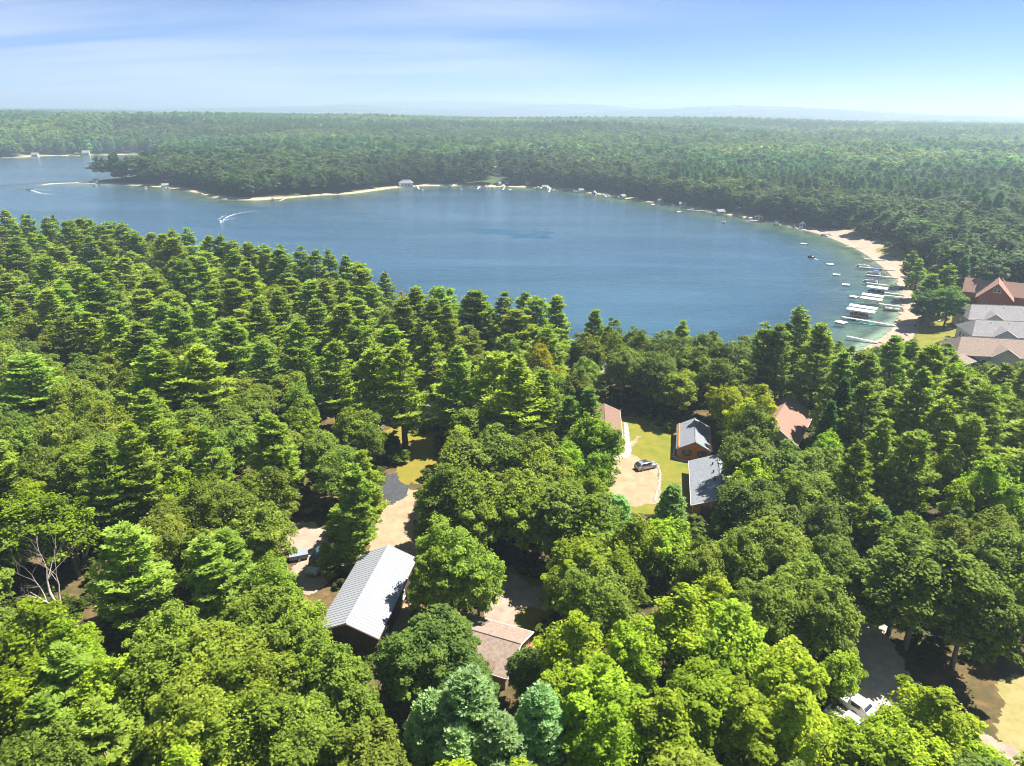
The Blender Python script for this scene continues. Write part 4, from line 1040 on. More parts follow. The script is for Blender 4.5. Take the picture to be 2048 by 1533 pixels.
house('chalet', 'second red cedar chalet at the right edge of the view', 'chalet', (207.5, 262.0), 40.0, 16.0, 10.0, 4.4, 4.6, WALL_RED, ROOF_RED, ov=0.8, trim_m=WALL_RED, gz=sz, openings=[(0, 0, 5.2, 1.6, 1.4, 'window', TRIM_W)])
def townhouse(label, x, y, ang, L, Wd, hw, rise, wm_, rm, dorm, gm_):
    e = house('townhouse', label, 'townhouse', (x, y), ang, L, Wd, hw, rise, wm_, rm, ov=0.6, gz=sz, hip=2.5, group='townhouses above the beach',
              openings=[(0, -2.5, 1.0, 1.1, 1.7, 'window', TRIM_W), (0, 0, 1.0, 1.1, 1.7, 'window', TRIM_W), (0, 2.5, 1.0, 1.1, 1.7, 'window', TRIM_W), (2, -6, 1.0, 1.4, 1.3, 'window', TRIM_W), (2, 0, 1.0, 1.4, 1.3, 'window', TRIM_W)])
    for (dx, dw, dr) in dorm:
        w = Wd / 2; b = MB(); zb = hw; y1 = -w - 0.9
        b.add([(dx-dw/2,y1,-.2),(dx+dw/2,y1,-.2),(dx+dw/2,y1,zb),(dx-dw/2,y1,zb),(dx,y1,zb+dr-.05),(dx-dw/2,-w+.1,-.2),(dx-dw/2,-w+.1,zb),(dx+dw/2,-w+.1,-.2),(dx+dw/2,-w+.1,zb)], [(0,1,2,4,3),(5,0,3,6),(1,7,8,2)])
        g = b.build('front_gable', gm_, e)
        k = dr / (dw / 2); yb = -w + (dr) / (rise / w) - 0.05
        for s in (-1, 1):
            p = [(dx+s*(dw/2+.45),y1-.4,zb-k*.45+.06),(dx+s*(dw/2+.45),-w+0.05,zb-k*.45+.06),(dx,yb,zb+dr+.06),(dx,y1-.4,zb+dr+.06)]
            if s < 0: p = p[::-1]
            MB().slab(p, .12).build('gable_roof', rm, e)
            MB().tube([(dx+s*(dw/2+.45),y1-.42,zb-k*.45),(dx,y1-.42,zb+dr)], .09, 4).build('barge_board', TRIM_W, g)
        MB().box((dx, y1 - .03, 1.7), (1.4, .06, 1.2)).build('window', GLASS, e)
    for q in range(3):
        MB().tube([(-L*.25 + q*L*.2, -1.2, hw + rise*.72), (-L*.25 + q*L*.2, -1.2, hw + rise*.72 + .8)], .09, 6).build('vent_pipe', TRIM_W, e)
    return e
tx, ty = at(2012, 622, 9.0); townhouse('grey-roofed townhouse directly in front of the red chalet', tx, ty, 98, 28, 12, 4.4, 3.4, WALL_CR, ROOF_TOWN, [(-6.5, 6, 2.0), (6, 5, 1.7)], WALL_CR)
tx, ty = at(2022, 655, 8.5); townhouse('middle townhouse with a pale blue gable below its grey roof', tx, ty, 98, 27, 11.5, 4.2, 3.3, WALL_CR, ROOF_TOWN, [(-4.5, 6.5, 2.1), (7, 5, 1.7)], WALL_BL)
tx, ty = at(2000, 690, 8.5); townhouse('nearest townhouse with a tan roof and a small porch', tx, ty, 100, 27, 12, 4.0, 3.4, WALL_CR, ROOF_TAN, [(-1.0, 7, 2.3), (9, 5, 1.7)], WALL_CR)
tx, ty = at(1928, 712, 6.0); house('garden_shed', 'low tan-roofed outbuilding below the nearest townhouse', 'shed', (tx, ty), 60, 9.0, 6.0, 2.4, 1.8, WALL_CR, ROOF_TAN, gz=sz, openings=[(0, 0, 0, 1.0, 2.0, 'door', WALL_DK)])
tx, ty = at(1912, 680, 5.5); house('porch_pavilion', 'small tan-roofed pavilion at the end of the beach lawn', 'pavilion', (tx, ty), 95, 4.5, 4.0, 2.3, 1.0, WALL_DK, ROOF_TAN, gz=2.6, ov=.4, openings=[(0, 0, 0.2, 1.4, 1.9, 'window', TRIM_W)])

# far shore buildings
def far_house(px, py, z, ang, L, Wd, hw, rise, wm_, rm, label, hip=0.0, name='lake_house', cat='house'):
    x, y = at(px, py, z); gz = float(height(np.array([x]), np.array([y]))[0])
    return house(name, label, cat, (x, y), ang, L, Wd, hw, rise, wm_, rm, ov=0.5, hip=hip, gz=max(gz, 0.3), openings=[(0, -Wd*.25, 1, 1.4, 1.3, 'window', TRIM_W), (0, Wd*.25, 0, 1.1, 2.1, 'door', WALL_DK), (2, -L*.25, 1, 1.6, 1.3, 'window', TRIM_W), (2, L*.2, 1, 1.6, 1.3, 'window', TRIM_W), (2, 0, 1, 1.6, 1.3, 'window', TRIM_W)])
e = far_house(812, 372, 0.6, 82, 14, 9.5, 3.6, 3.2, WALL_W, ROOF_GREY, 'white boathouse with a hipped grey roof on the far shore', hip=3.2, name='boathouse', cat='boathouse')
far_house(982, 336, 10, 75, 15, 9, 4.5, 3.0, WALL_CR, ROOF_TOWN, 'grey-roofed lake house above the green strip across the lake')
far_house(1005, 337, 10, 20, 12, 10, 4.5, 3.5, WALL_W, ROOF_BROWN, 'white-gabled lake house with brown roof across the lake')
far_house(985, 346, 7, 80, 9, 6, 2.6, 1.6, WALL_W, ROOF_TOWN, 'low white outbuilding below the two far lake houses')
far_house(1119, 352, 9, 15, 14, 8, 4, 2.5, WALL_W, ROOF_TOWN, 'narrow pale house in the gap between the far trees')
far_house(1768, 404, 9, 60, 18, 10, 4, 3.5, WALL_CR, ROOF_RED, 'pinkish roof showing in the wood above the right shore')
far_house(172, 305, 5, 70, 10, 8, 4, 3, WALL_W, ROOF_TOWN, 'white house at the far left shore beside the point')
far_house(70, 308, 4, 80, 9, 7, 3, 2.5, WALL_CR, ROOF_TOWN, 'pale cottage on the far left shore')
far_house(30, 309, 4, 70, 7, 6, 3, 2, WALL_W, ROOF_BROWN, 'small white cottage farthest left across the water')
huts = [(875,363,4,'white hut between the boathouse and the beached boats'), (940,364,4,'white hut in the middle of the far beach'), (1000,370,3.4,'tiny white cabin below the green strip'), (1014,369,3,'second tiny white cabin below the green strip'), (1056,370,3.6,'tiny white hut at the right end of the far beach'),
        (1518,437,5.5,'grey hut with rust roof beside a dock on the right shore'), (1570,438,5,'dark red-roofed hut on the right shore'), (1672,455,3.6,'small grey hut by the path on the right shore'), (1703,458,3.2,'tall white outhouse on the right shore'), (1750,478,3.6,'white shed nearest the beach on the right shore')]
huts += [(930,366,3.4,'grey hut just left of the middle of the far beach'), (1090,376,4.5,'cream boat hut behind the beach at its right end'), (1162,383,3.6,'hut at the start of the right shore'), (1188,388,3.4,'second hut along the right shore'), (1320,405,3.6,'hut behind the lone swim raft on the right shore'), (1365,411,4,'hut behind the moored boats on the right shore'), (1440,426,4.5,'cabin on the bend of the right shore'), (1605,452,3.4,'hut left of the upper right shore dock'),
         (330,373,5,'cottage in the middle of the sandy point'), (192,364,4,'hut at the tip of the sandy point'), (1040,347,7,'cottage in the trees right of the green strip'), (900,354,5,'cottage in the trees above the far beach'), (1245,395,3.6,'hut beside the first docks of the right shore')]
for i, (a, b_, s_, lb) in enumerate(huts):
    far_house(a, b_, 1.2, [75, 20, 50, 95][i % 4], s_ * 1.15, s_, 2.3, 1.3, WALL_W if i not in (5, 6, 7) else (WALL_CR if i == 5 else WALL_DK if i == 6 else WALL_BL), ROOF_RED if i in (5, 6) else ROOF_TOWN, lb, name='hut', cat='hut')
# ------------------------------------------------------------------ vehicles
def wheel(parent, x, y, r, w=0.24):
    n = 16; t = MB()
    for k in range(n):
        pass
    t.loft([[(x + r * math.cos(a) * f, y + d, r + r * math.sin(a) * f) for a in [6.2832 * k / n for k in range(n)]] for d, f in ((-w/2, .86), (-w/2*.8, 1.0), (w/2*.8, 1.0), (w/2, .86))])
    o = t.build('wheel', DARK, parent, True)
    s = -1 if y < 0 else 1
    rm = MB().tube([(x, y + s * w * .35, r), (x, y + s * (w / 2 + .02), r)], r * .62, 12)
    rm.build('rim', GREY, o)
    return o
def car_body(L, W, prof_lo, prof_hi, name, m, parent):
    """prof: list of (x, z) along the length; lo shoulder line, hi roof line"""
    b = MB(); rings = []
    for (x, zs, zr, wr) in prof_lo:
        hw_ = W / 2 * wr
        rings.append([(x, -hw_ * .96, .28), (x, -hw_, .55), (x, -hw_ * .97, zs), (x, -hw_ * .80, max(zs + .01, zr - .06)), (x, -hw_ * .55, zr), (x, hw_ * .55, zr), (x, hw_ * .80, max(zs + .01, zr - .06)), (x, hw_ * .97, zs), (x, hw_, .55), (x, hw_ * .96, .28)])
    b.loft(rings)
    o = b.build(name, m, parent, False)
    bv = o.modifiers.new('soft', 'BEVEL'); bv.width = 0.05; bv.segments = 2; bv.limit_method = 'ANGLE'; bv.angle_limit = rad(25)
    return o
SILVER = mat('silver_paint', (0.42, 0.44, 0.50), 0.25, metal=0.6, spec=0.6)
cx0, cy0 = at(1291.5, 937, GZ)
car = empty('parked_car', (cx0, cy0, GZ + 0.06), math.atan2(2.3, 5.0), 'silver hatchback car parked on the sandy turnaround', 'car')
LC = 4.9
body = car_body(LC, 1.95, [(-2.45,.70,.74,.80),(-2.40,.92,.98,.90),(-2.28,1.02,1.14,.95),(-1.75,1.02,1.60,.97),(-1.2,1.00,1.68,1.0),(-.1,.98,1.69,1.0),(.45,.97,1.58,1.0),(1.10,.96,1.06,1.0),(1.75,.90,.98,.97),(2.25,.78,.86,.90),(2.42,.60,.66,.80)], None, 'body', SILVER, car)
def panel(name, pts, m, parent, t=.02): return MB().slab(pts, t).build(name, m, parent)
for s in (-1, 1):
    yy = s * 0.965
    for (a, b_, c, d) in ((-1.55, -.55, -1.40, -.55), (-.48, .35, -.48, .05), (.38, .95, .10, .45)):
        q = [(a, yy * 0.985, 1.06), (b_, yy * 0.985, 1.05), (d, yy * .84, 1.55), (c, yy * .84, 1.55)]
        if s > 0: q = q[::-1]
        panel('side_window', [(x, y + s * .015, z) for x, y, z in q], GLASS, car)
    wheel(car, -1.5, s * .88, .36); wheel(car, 1.5, s * .88, .36)
    MB().box((2.33, s * .68, .72), (.16, .36, .14)).build('headlight', TRIM_W, car)
    MB().box((-2.40, s * .72, .88), (.08, .34, .14)).build('tail_light', mat('tail_light', (.35, .01, .01), .3), car)
    MB().box((.55, s * 1.05, 1.08), (.2, .2, .14)).build('mirror', SILVER, car)
    MB().box((-.5, s * .55, 1.72), (1.9, .05, .05)).build('roof_rail', DARK, car)
panel('windscreen', [(.50, .78, 1.55), (.50, -.78, 1.55), (1.12, -.88, 1.07), (1.12, .88, 1.07)][::-1], GLASS, car)
panel('rear_window', [(-1.78, -.74, 1.60), (-1.78, .74, 1.60), (-2.27, .82, 1.14), (-2.27, -.82, 1.14)][::-1], GLASS, car)
MB().box((-.35, 0, 1.71), (1.0, 1.0, .02)).build('sunroof', GLASS, car)
MB().box((-2.43, 0, .48), (.10, 1.6, .22)).build('bumper', DARK, car); MB().box((2.40, 0, .45), (.10, 1.5, .2)).build('bumper', DARK, car)
# van with dark roof, facing the camera
def boxy(name, label, cat, px, py, ang, L, W, H, body_m, roof_m, hood):
    x, y = at(px, py, GZ); e = empty(name, (x, y, GZ + .04), rad(90 - ang), label, cat)
    b = MB(); hx_ = -L / 2
    prof = [(hx_, .5, .95), (hx_ + .1, .5, 1.05), (hx_ + hood, .5, 1.25), (hx_ + hood + .55, .5, H - .1), (L / 2 - .15, .5, H - .05), (L / 2, .5, H - .3)]
    rings = [[(a, -W/2*.97, .35), (a, -W/2, .7), (a, -W/2*.98, max(.9, c*.6)), (a, -W/2*.86, c), (a, W/2*.86, c), (a, W/2*.98, max(.9, c*.6)), (a, W/2, .7), (a, W/2*.97, .35)] for a, _, c in prof]
    b.loft(rings); b.build('body', body_m, e)
    if roof_m: MB().box((hx_ + hood + .6 + (L - hood - .9) / 2, 0, H - .02), (L - hood - .8, W * .9, .12)).build('roof', roof_m, e)
    panel('windscreen', [(hx_ + hood + .02, -W*.42, 1.30), (hx_ + hood + .02, W*.42, 1.30), (hx_ + hood + .50, W*.39, H - .16), (hx_ + hood + .50, -W*.39, H - .16)][::-1], GLASS, e)
    for s in (-1, 1):
        MB().box((hx_ + hood + 1.3, s * W * .475, 1.45), (1.1, .04, .5)).build('side_window', GLASS, e)
        MB().box((hx_ - .02, s * W * .36, .8), (.1, .3, .2)).build('headlight', TRIM_W, e)
        wheel(e, hx_ + .9, s * W * .44, .37); wheel(e, L / 2 - 1.0, s * W * .44, .37)
    MB().box((hx_ - .04, 0, .52), (.12, W * .9, .2)).build('bumper', GREY, e)
    return e
boxy('parked_van', 'dark-roofed camper van with a pale bonnet on the dirt pad', 'van', 637, 1135, 10, 5.4, 2.1, 2.3, mat('pale_van_paint', (.40, .44, .47), .35, spec=.5), mat('teal_roof', (.035, .075, .085), .4), .95)
WHITE_P = mat('white_paint', (.72, .72, .70), .3, spec=.5)
def pickup(label, px, py, ang):
    e = boxy('pickup_truck', label, 'pickup', px, py, ang, 3.7, 2.0, 1.85, WHITE_P, None, 1.4)
    b = MB()
    for s in (-1, 1): b.box((2.8, s * .93, .85), (2.0, .1, .6))
    b.box((3.8, 0, .85), (.1, 1.96, .6)); b.box((2.8, 0, .6), (2.0, 1.76, .1)); b.build('truck_bed', WHITE_P, e)
    for s in (-1, 1): wheel(e, 2.9, s * .88, .37)
    return e
pickup('white pickup truck half hidden by branches in the gravel court', 1728, 1432, -38)
pickup('second white pickup beside the other one, lower in the gravel court', 1712, 1468, -38)
tr = empty('utility_trailer', (*at(598, 1118), GZ + .04), rad(20), 'small grey covered trailer at the edge of the dirt pad', 'trailer')
MB().box((0, 0, .75), (3.0, 1.7, .7)).build('box', mat('grey_tarp', (.22, .25, .31), .8, .15, 2, .4), tr)
for s in (-1, 1): wheel(tr, 0, s * .95, .3, .18)
MB().tube([(1.5, 0, .45), (2.6, 0, .4)], .05, 5).build('tow_bar', DARK, tr)

# ------------------------------------------------------------------ boats, lifts, docks
ALU = mat('brushed_aluminium', (.55, .56, .58), .35, metal=.7)
DOCKM = mat('dock_boards', (.48, .45, .41), .85, .12, 2)
CAN_W = mat('canopy_white', (.72, .70, .66), .7)
CAN_T = mat('canopy_tan', (.62, .55, .46), .7)
SEAT = mat('boat_seats', (.55, .50, .46), .7)
NAVY = mat('navy_cover', (.05, .06, .16), .7); BLUE = mat('blue_canvas', (.06, .13, .30), .7); BLK = mat('black_canvas', (.03, .03, .035), .7); REDC = mat('red_hull', (.40, .04, .05), .4); GREENC = mat('green_canvas', (.03, .22, .16), .7)
TEAL = mat('teal_plastic', (.05, .42, .40), .4)
def hull(b, L, W, H, z0=0.0, bow=.45):
    rings = []
    for t in (0, .1, .35, .6, .8, .93, 1.0):
        x = -L / 2 + L * t; w = W / 2 * (1 - max(0, (t - .45) / .55) ** 2.2 * .97); sh = H * (1 + .25 * t * t)
        rings.append([(x, -w, z0 + sh), (x, -w * .8, z0 + H * .3), (x, 0, z0 - .12 + .35 * max(0, t - .8)), (x, w * .8, z0 + H * .3), (x, w, z0 + sh), (x, w * .82, z0 + sh - .02), (x, w * .7, z0 + H * .5), (x, -w * .7, z0 + H * .5), (x, -w * .82, z0 + sh - .02)])
    b.loft(rings)
def pontoon(label, x, y, rz, canopy=None, group='boats moored along the shores', z=0.0, hullm=ALU):
    e = empty('pontoon_boat', (x, y, z), rz, label, 'pontoon boat', group)
    for s in (-1, 1): MB().tube([(-3.3, s * .85, .12), (2.6, s * .85, .12), (3.3, s * .85, .28)], [.3, .3, .05], 10).build('pontoon', ALU, e)
    MB().box((-.1, 0, .48), (6.4, 2.45, .1)).build('deck', DOCKM, e)
    r = MB()
    for s in (-1, 1): r.box((-.1, s * 1.18, .85), (5.6, .05, .62))
    r.box((2.7, 0, .85), (.05, 2.3, .62)); r.box((-2.9, 0, .85), (.05, 2.3, .62)); r.build('railing', hullm, e)
    for (a, b_) in ((1.7, .72), (1.7, -.72), (-2.3, 0)): 
        st = MB().box((a, b_, .72), (1.5 if a > 0 else .7, .7 if a > 0 else 2.0, .38)).build('seat', SEAT, e)
    MB().box((-.4, -.6, .95), (.6, .7, .8)).build('console', TRIM_W, e)
    MB().box((-3.35, 0, .55), (.4, .4, .8)).build('outboard_motor', DARK, e)
    if canopy:
        c = MB(); ring = [[(a, s * 1.15, 2.25 - .12 * (s * s)) for s in (-1, -.5, 0, .5, 1)] + [(a, s * 1.15, 2.20 - .12 * (s * s)) for s in (1, .5, 0, -.5, -1)] for a in (-2.2, -1.0, .2)]
        c.loft(ring); c = c.build('bimini', canopy, e)
        for s in (-1, 1): MB().tube([(-1.0, s * 1.15, .9), (-2.1, s * 1.12, 2.12)], .025, 4).build('strut', ALU, c); MB().tube([(-1.0, s * 1.15, .9), (.1, s * 1.12, 2.12)], .025, 4).build('strut', ALU, c)
    return e
def runabout(label, x, y, rz, hm=WHITE_P, cover=None, L=5.6, group='boats moored along the shores', z=0.0):
    e = empty('motor_boat', (x, y, z), rz, label, 'motor boat', group)
    b = MB(); hull(b, L, 2.2, .75); b.build('hull', hm, e)
    if cover:
        c = MB(); c.loft([[(a, -w, .8), (a, -w * .5, hh), (a, 0, hh + .08), (a, w * .5, hh), (a, w, .8)] for a, w, hh in ((-L*.46, .95, .95), (-L*.2, 1.0, 1.2), (L*.05, .95, 1.25), (L*.25, .75, 1.0), (L*.42, .3, .95))], closed=False, cap=False); c.build('cover', cover, e)
    else:
        MB().box((-.9, 0, .55), (.6, 1.5, .35)).build('seat', SEAT, e)
        MB().slab([(.35, -.8, .75), (.35, .8, .75), (.1, .7, 1.25), (.1, -.7, 1.25)], .03).build('windscreen', GLASS, e)
        MB().box((1.6, 0, .84), (1.5, 1.0, .08)).build('foredeck', hm, e)
    MB().box((-L / 2 - .15, 0, .55), (.4, .42, 1.0)).build('outboard_motor', DARK, e)
    return e
def lift(label, x, y, rz, canopy, L=8.2, W=3.1):
    e = empty('boat_lift', (x, y, 0), rz, label, 'boat lift', 'covered boat lifts at the docks')
    for sx in (-1, 1):
        for sy in (-1, 1): MB().tube([(sx * 2.2, sy * W / 2, -1.2), (sx * 2.2, sy * W / 2, 2.7)], .06, 5).build('post', ALU, e)
    for sy in (-1, 1): MB().tube([(-2.2, sy * W / 2, .35), (2.2, sy * W / 2, .35)], .07, 5).build('rail', ALU, e)
    for sx in (-1, 1): MB().tube([(sx * 2.2, -W / 2, .3), (sx * 2.2, W / 2, .3)], .07, 5).build('cross_beam', ALU, e)
    c = MB(); w = W / 2 + .15
    c.loft([[(a, -w, 2.45), (a, -w, 2.75), (a, -w * .55, 3.08), (a, 0, 3.16), (a, w * .55, 3.08), (a, w, 2.75), (a, w, 2.45), (a, w * .97, 2.45), (a, w * .97, 2.72), (a, 0, 3.10), (a, -w * .97, 2.72), (a, -w * .97, 2.45)] for a in (-L/2, -L/4, 0, L/4, L/2)])
    c = c.build('canopy', canopy, e)
    for a in (-L/4, 0, L/4): MB().tube([(a, -w, 2.78), (a, -w * .55, 3.11), (a, 0, 3.19), (a, w * .55, 3.11), (a, w, 2.78)], .03, 4).build('canopy_bow', canopy, c)
    return e
def dock(label, A, B, w=1.25, group='docks reaching out from the beach'):
    d = Vector((B[0] - A[0], B[1] - A[1], 0)); L = d.length
    e = empty('dock', ((A[0] + B[0]) / 2, (A[1] + B[1]) / 2, 0), math.atan2(d.y, d.x), label, 'dock', group)
    n = max(2, round(L / 3.05)); s = L / n
    dm = MB().box((0, 0, .55), (s - .05, w, .1)).mesh('deck_section', DOCKM)
    pm = MB()
    for k in range(n):
        o = link(bpy.data.objects.new('deck_section', dm), e); o.location.x = -L / 2 + s * (k + .5)
    legm = MB().tube([(0, 0, -1.6), (0, 0, .95)], .045, 5).mesh('post', ALU)
    for k in range(n + 1):
        for t in (-1, 1): o = link(bpy.data.objects.new('post', legm), e); o.location = (-L / 2 + s * k, t * (w / 2 + .05), 0)
    return e
def raft(label, x, y, rz, s=2.6):
    e = empty('swim_raft', (x, y, 0), rz, label, 'swim raft', 'swim rafts moored off the beach')
    MB().box((0, 0, .42), (s * 1.1, s, .14)).build('deck', mat('raft_deck', (.66, .63, .56), .8, .1, 2), e)
    for t in (-1, 1): MB().tube([(-s * .5, t * s * .38, .12), (s * .5, t * s * .38, .12)], .24, 8).build('float', BLUE if t > 0 else GREY, e)
    ld = MB()
    for t in (-1, 1): ld.tube([(s * .56, t * .22, -.4), (s * .56, t * .22, 1.0)], .03, 4)
    for z_ in (-.2, .1, .8): ld.tube([(s * .56, -.22, z_), (s * .56, .22, z_)], .025, 4)
    ld.build('ladder', ALU, e)
    return e
def kayak(label, x, y, z, rz, m, group=None, L=3.4):
    e = empty('kayak', (x, y, z), rz, label, 'kayak', group)
    b = MB(); rings = []
    for t in np.linspace(-1, 1, 9):
        w = .36 * (1 - abs(t) ** 2.4) + .02; h = .26 + .1 * t * t
        rings.append([(t * L / 2, -w, h * .7), (t * L / 2, -w * .6, 0.02), (t * L / 2, w * .6, .02), (t * L / 2, w, h * .7), (t * L / 2, w * .5, h), (t * L / 2, -w * .5, h)])
    b.loft(rings); b.build('hull', m, e, True)
    ck = MB(); ck.loft([[(a, .22 * f * math.cos(q), .285 + .0 * q) for q in (0, 1.57, 3.14)] for a, f in ((-.5, .6), (0, 1), (.5, .6))], closed=False, cap=False)
    MB().box((0, 0, .27), (.9, .36, .04)).build('cockpit', BLK, e)
    return e
A_ = lambda px, py: at(px, py, .5)
docks = [('short dock farthest up the beach', (1728,518),(1772,521)), ('dock beside the cabin pontoon boat and the navy-covered boat', (1718,534),(1790,541)), ('dock beside the blue-topped boat', (1733,550),(1797,556)), ('long bare dock below the black-topped boat', (1733,566),(1806,575)),
         ('dock at the single white lift canopy', (1764,585),(1808,590)), ('narrow second plank dock beside the single white canopy', (1768,591),(1806,595)), ('dock at the pair of lift canopies', (1758,608),(1806,614)), ('long dock passing the teal paddle boards', (1684,634),(1792,652)), ('lone dock at the near end of the beach', (1694,673),(1756,686)), ('thin dock on the upper right shore', (1692,494),(1726,496)), ('dock beside the pontoon on the upper right shore', (1652,472),(1678,468))]
for lb, a, b_ in docks: dock(lb, A_(*a), A_(*b_), 1.1 if 'thin' in lb or 'narrow' in lb else 1.3)
DA = math.atan2(*(np.array(A_(1791, 651)) - np.array(A_(1684, 634)))[::-1])
def W0(px, py): return at(px, py, 0.6)
pontoon('white cabin pontoon boat at the end of the upper dock', *W0(1726, 532), DA + math.pi, None)
runabout('boat under a navy cover beside the upper dock', *W0(1752, 536), DA + math.pi, WHITE_P, NAVY)
pontoon('pontoon boat with a blue top', *W0(1747, 547), DA + math.pi, BLUE)
pontoon('fishing boat with a black top', *W0(1741, 563), DA + math.pi, BLK)
lift('single white canopy lift', *at(1753, 588, 0), DA, CAN_W); pontoon('pontoon boat under the single white canopy', *at(1753, 588, 0), DA, None, z=.35, hullm=NAVY)
lift('far white canopy of the pair', *at(1744, 604, 0), DA, CAN_W); lift('near tan canopy of the pair', *at(1741, 611, 0), DA, CAN_T)
runabout('white boat beached beside the dock at the pair of canopies', *W0(1786, 618), DA, WHITE_P, None, 6.2)
lift('far canopy of the large double lift', *at(1725, 628, 0), DA, CAN_W, 10.0); lift('near canopy of the large double lift', *at(1720, 635, 0), DA, CAN_W, 10.0)
pontoon('red-sided pontoon boat under the large double lift', *at(1719, 635, 0), DA, None, z=.4, hullm=REDC)
for k, (a, b_) in enumerate([(1724, 644), (1735, 649)]): kayak(['teal paddle craft at the outer side of the long dock', 'second teal paddle craft nearer the beach'][k], *at(a, b_, .1), -.05, DA, TEAL, 'teal paddle craft', 4.6)
for lb, a, b_ in [('white swim raft farthest out near the upper docks',1660,529), ('swim raft off the blue-topped boat',1673,550), ('swim raft off the bare dock',1692,570), ('swim raft off the pair of canopies',1708,594), ('largest swim raft off the long dock',1682,645), ('lone swim raft off the upper right shore',1607,488)]:
    raft(lb, *at(a, b_, .3), DA + .3 * math.sin(a), 3.4 if 'largest' in lb else 2.9)
jx, jy = at(1622, 515, .2); runabout('small dark motor boat just off the swim rafts', jx, jy, DA + 2.9, BLK, None, 3.6)
pontoon('pontoon boat at the upper right shore dock', *at(1652, 471, .3), .3, None)
# beach furniture
AD = mat('chair_white', (.75, .74, .70), .6)
def chair(label, x, y, z, rz, m):
    e = empty('garden_chair', (x, y, z), rz, label, 'chair', 'chairs on the beach')
    MB().box((0, 0, .38), (.6, .6, .06)).build('seat', m, e); MB().box((-.34, 0, .75), (.07, .6, .8)).build('backrest', m, e)
    for s in (-1, 1):
        MB().box((0, s * .34, .6), (.7, .1, .04)).build('armrest', m, e)
        for t in (-1, 1): MB().box((t * .25, s * .3, .18), (.07, .07, .36)).build('leg', m, e)
def hz_(x, y): return float(height(np.array([x]), np.array([y]))[0])
x, y = at(1879, 641, 2.5); chair('white garden chair alone on the beach lawn', x, y, hz_(x, y) + .16, 2.2, AD)
for i, (a, b_, m_, lb) in enumerate([(1807, 620, REDC, 'red chair at the water side of the beach'), (1830, 655, BLK, 'dark chair by the shrubs at the near end of the beach'), (1803, 607, NAVY, 'navy chair beside the dock at the pair of canopies'), (1832, 551, NAVY, 'dark chair at the back of the upper beach')]):
    x, y = at(a, b_, .8); chair(lb, x, y, max(hz_(x, y), 0) + .1, i * 1.3, m_)
for i, (a, b_, m_, lb) in enumerate([(1803, 638, mat('yellow_plastic', (.6, .42, .08), .5), 'yellow kayak on the near end of the beach'), (1812, 670, REDC, 'red kayak under the beach shrubs'), (1760, 683, REDC, 'dark red kayak beside the lone near dock'), (1812, 552, AD, 'white kayak at the back of the upper beach'), (1790, 516, BLK, 'black kayak near the grass strip')]):
    x, y = at(a, b_, .8); kayak(lb, x, y, max(hz_(x, y), 0) + .1, .4 + i, m_, 'kayaks on the beach')

# far shore boats
FB = [(845,381,'r'),(884,377,'l'),(901,374,'p'),(922,380,'r'),(945,376,'p'),(958,374,'r'),(972,376,'p'),(986,377,'r'),(1006,377,'l'),(1020,380,'w'),(1076,378,'p'),(1098,381,'l'),(1108,383,'p'),(1148,384,'p'),(1212,392,'p'),(1238,396,'p'),(1222,404,'r'),(1306,410,'w'),(1343,410,'p'),(1358,425,'w'),(1386,419,'r'),(1402,418,'r'),(1448,446,'r'),(1478,433,'p'),(1500,441,'p'),(1553,449,'p'),(1584,452,'r'),(1596,455,'r'),(1190,394,'r'),(190,372,'p'),(262,376,'r'),(290,379,'p'),(340,376,'r'),(545,400,'p')]
names = {'r': 'white motor boat', 'p': 'pontoon boat', 'l': 'canopied lift', 'w': 'swim raft'}
cnt = {}
for i, (a, b_, k) in enumerate(FB):
    x, y = at(a, b_, 0.1); sd_ = float(lake_sd(np.array([x]), np.array([y]))[0])
    z_ = 0.0
    if sd_ > -1.0:
        y -= (sd_ + 2.5)
    where = 'by the sandy point' if a < 600 else ('along the far beach' if a < 1140 else 'along the right shore')
    n = cnt.get((k, where), 0); cnt[(k, where)] = n + 1
    lb = f"{names[k]} {where}, {ORD[n] if n else 'first'} from the left"
    rz = rnd.uniform(-.5, .5) + (1.2 if a > 1400 else 1.57) + math.pi * rnd.randrange(2)
    if k == 'r': runabout(lb, x, y, rz, WHITE_P, rnd.choice([None, None, NAVY, BLUE]), 5.5, 'boats along the far shores')
    elif k == 'p': pontoon(lb, x, y, rz, rnd.choice([None, CAN_W, BLUE, REDC, CAN_T]), 'boats along the far shores')
    elif k == 'l': lift(lb, x, y, rz, GREENC if a == 884 else CAN_W)
    else: raft(lb, x, y, rz, 3.0)
for lb, a, b_ in [('far dock by the beached boats', (960,373),(955,379)), ('far dock at the right end of the far beach', (1100,377),(1098,385)), ('dock on the right shore below the grey hut', (1525,441),(1492,443)), ('far dock right of the far beach', (1205,388),(1212,394)), ('dock at the sandy point', (575,396),(560,402)), ('far dock below the tiny cabins', (1010,373),(1006,380)), ('dock on the bend of the right shore', (1420,423),(1375,420)), ('far dock beside the boathouse', (835,373),(838,379))]:
    dock(lb, A_(*a), A_(*b_), 1.5, 'docks along the far shores')

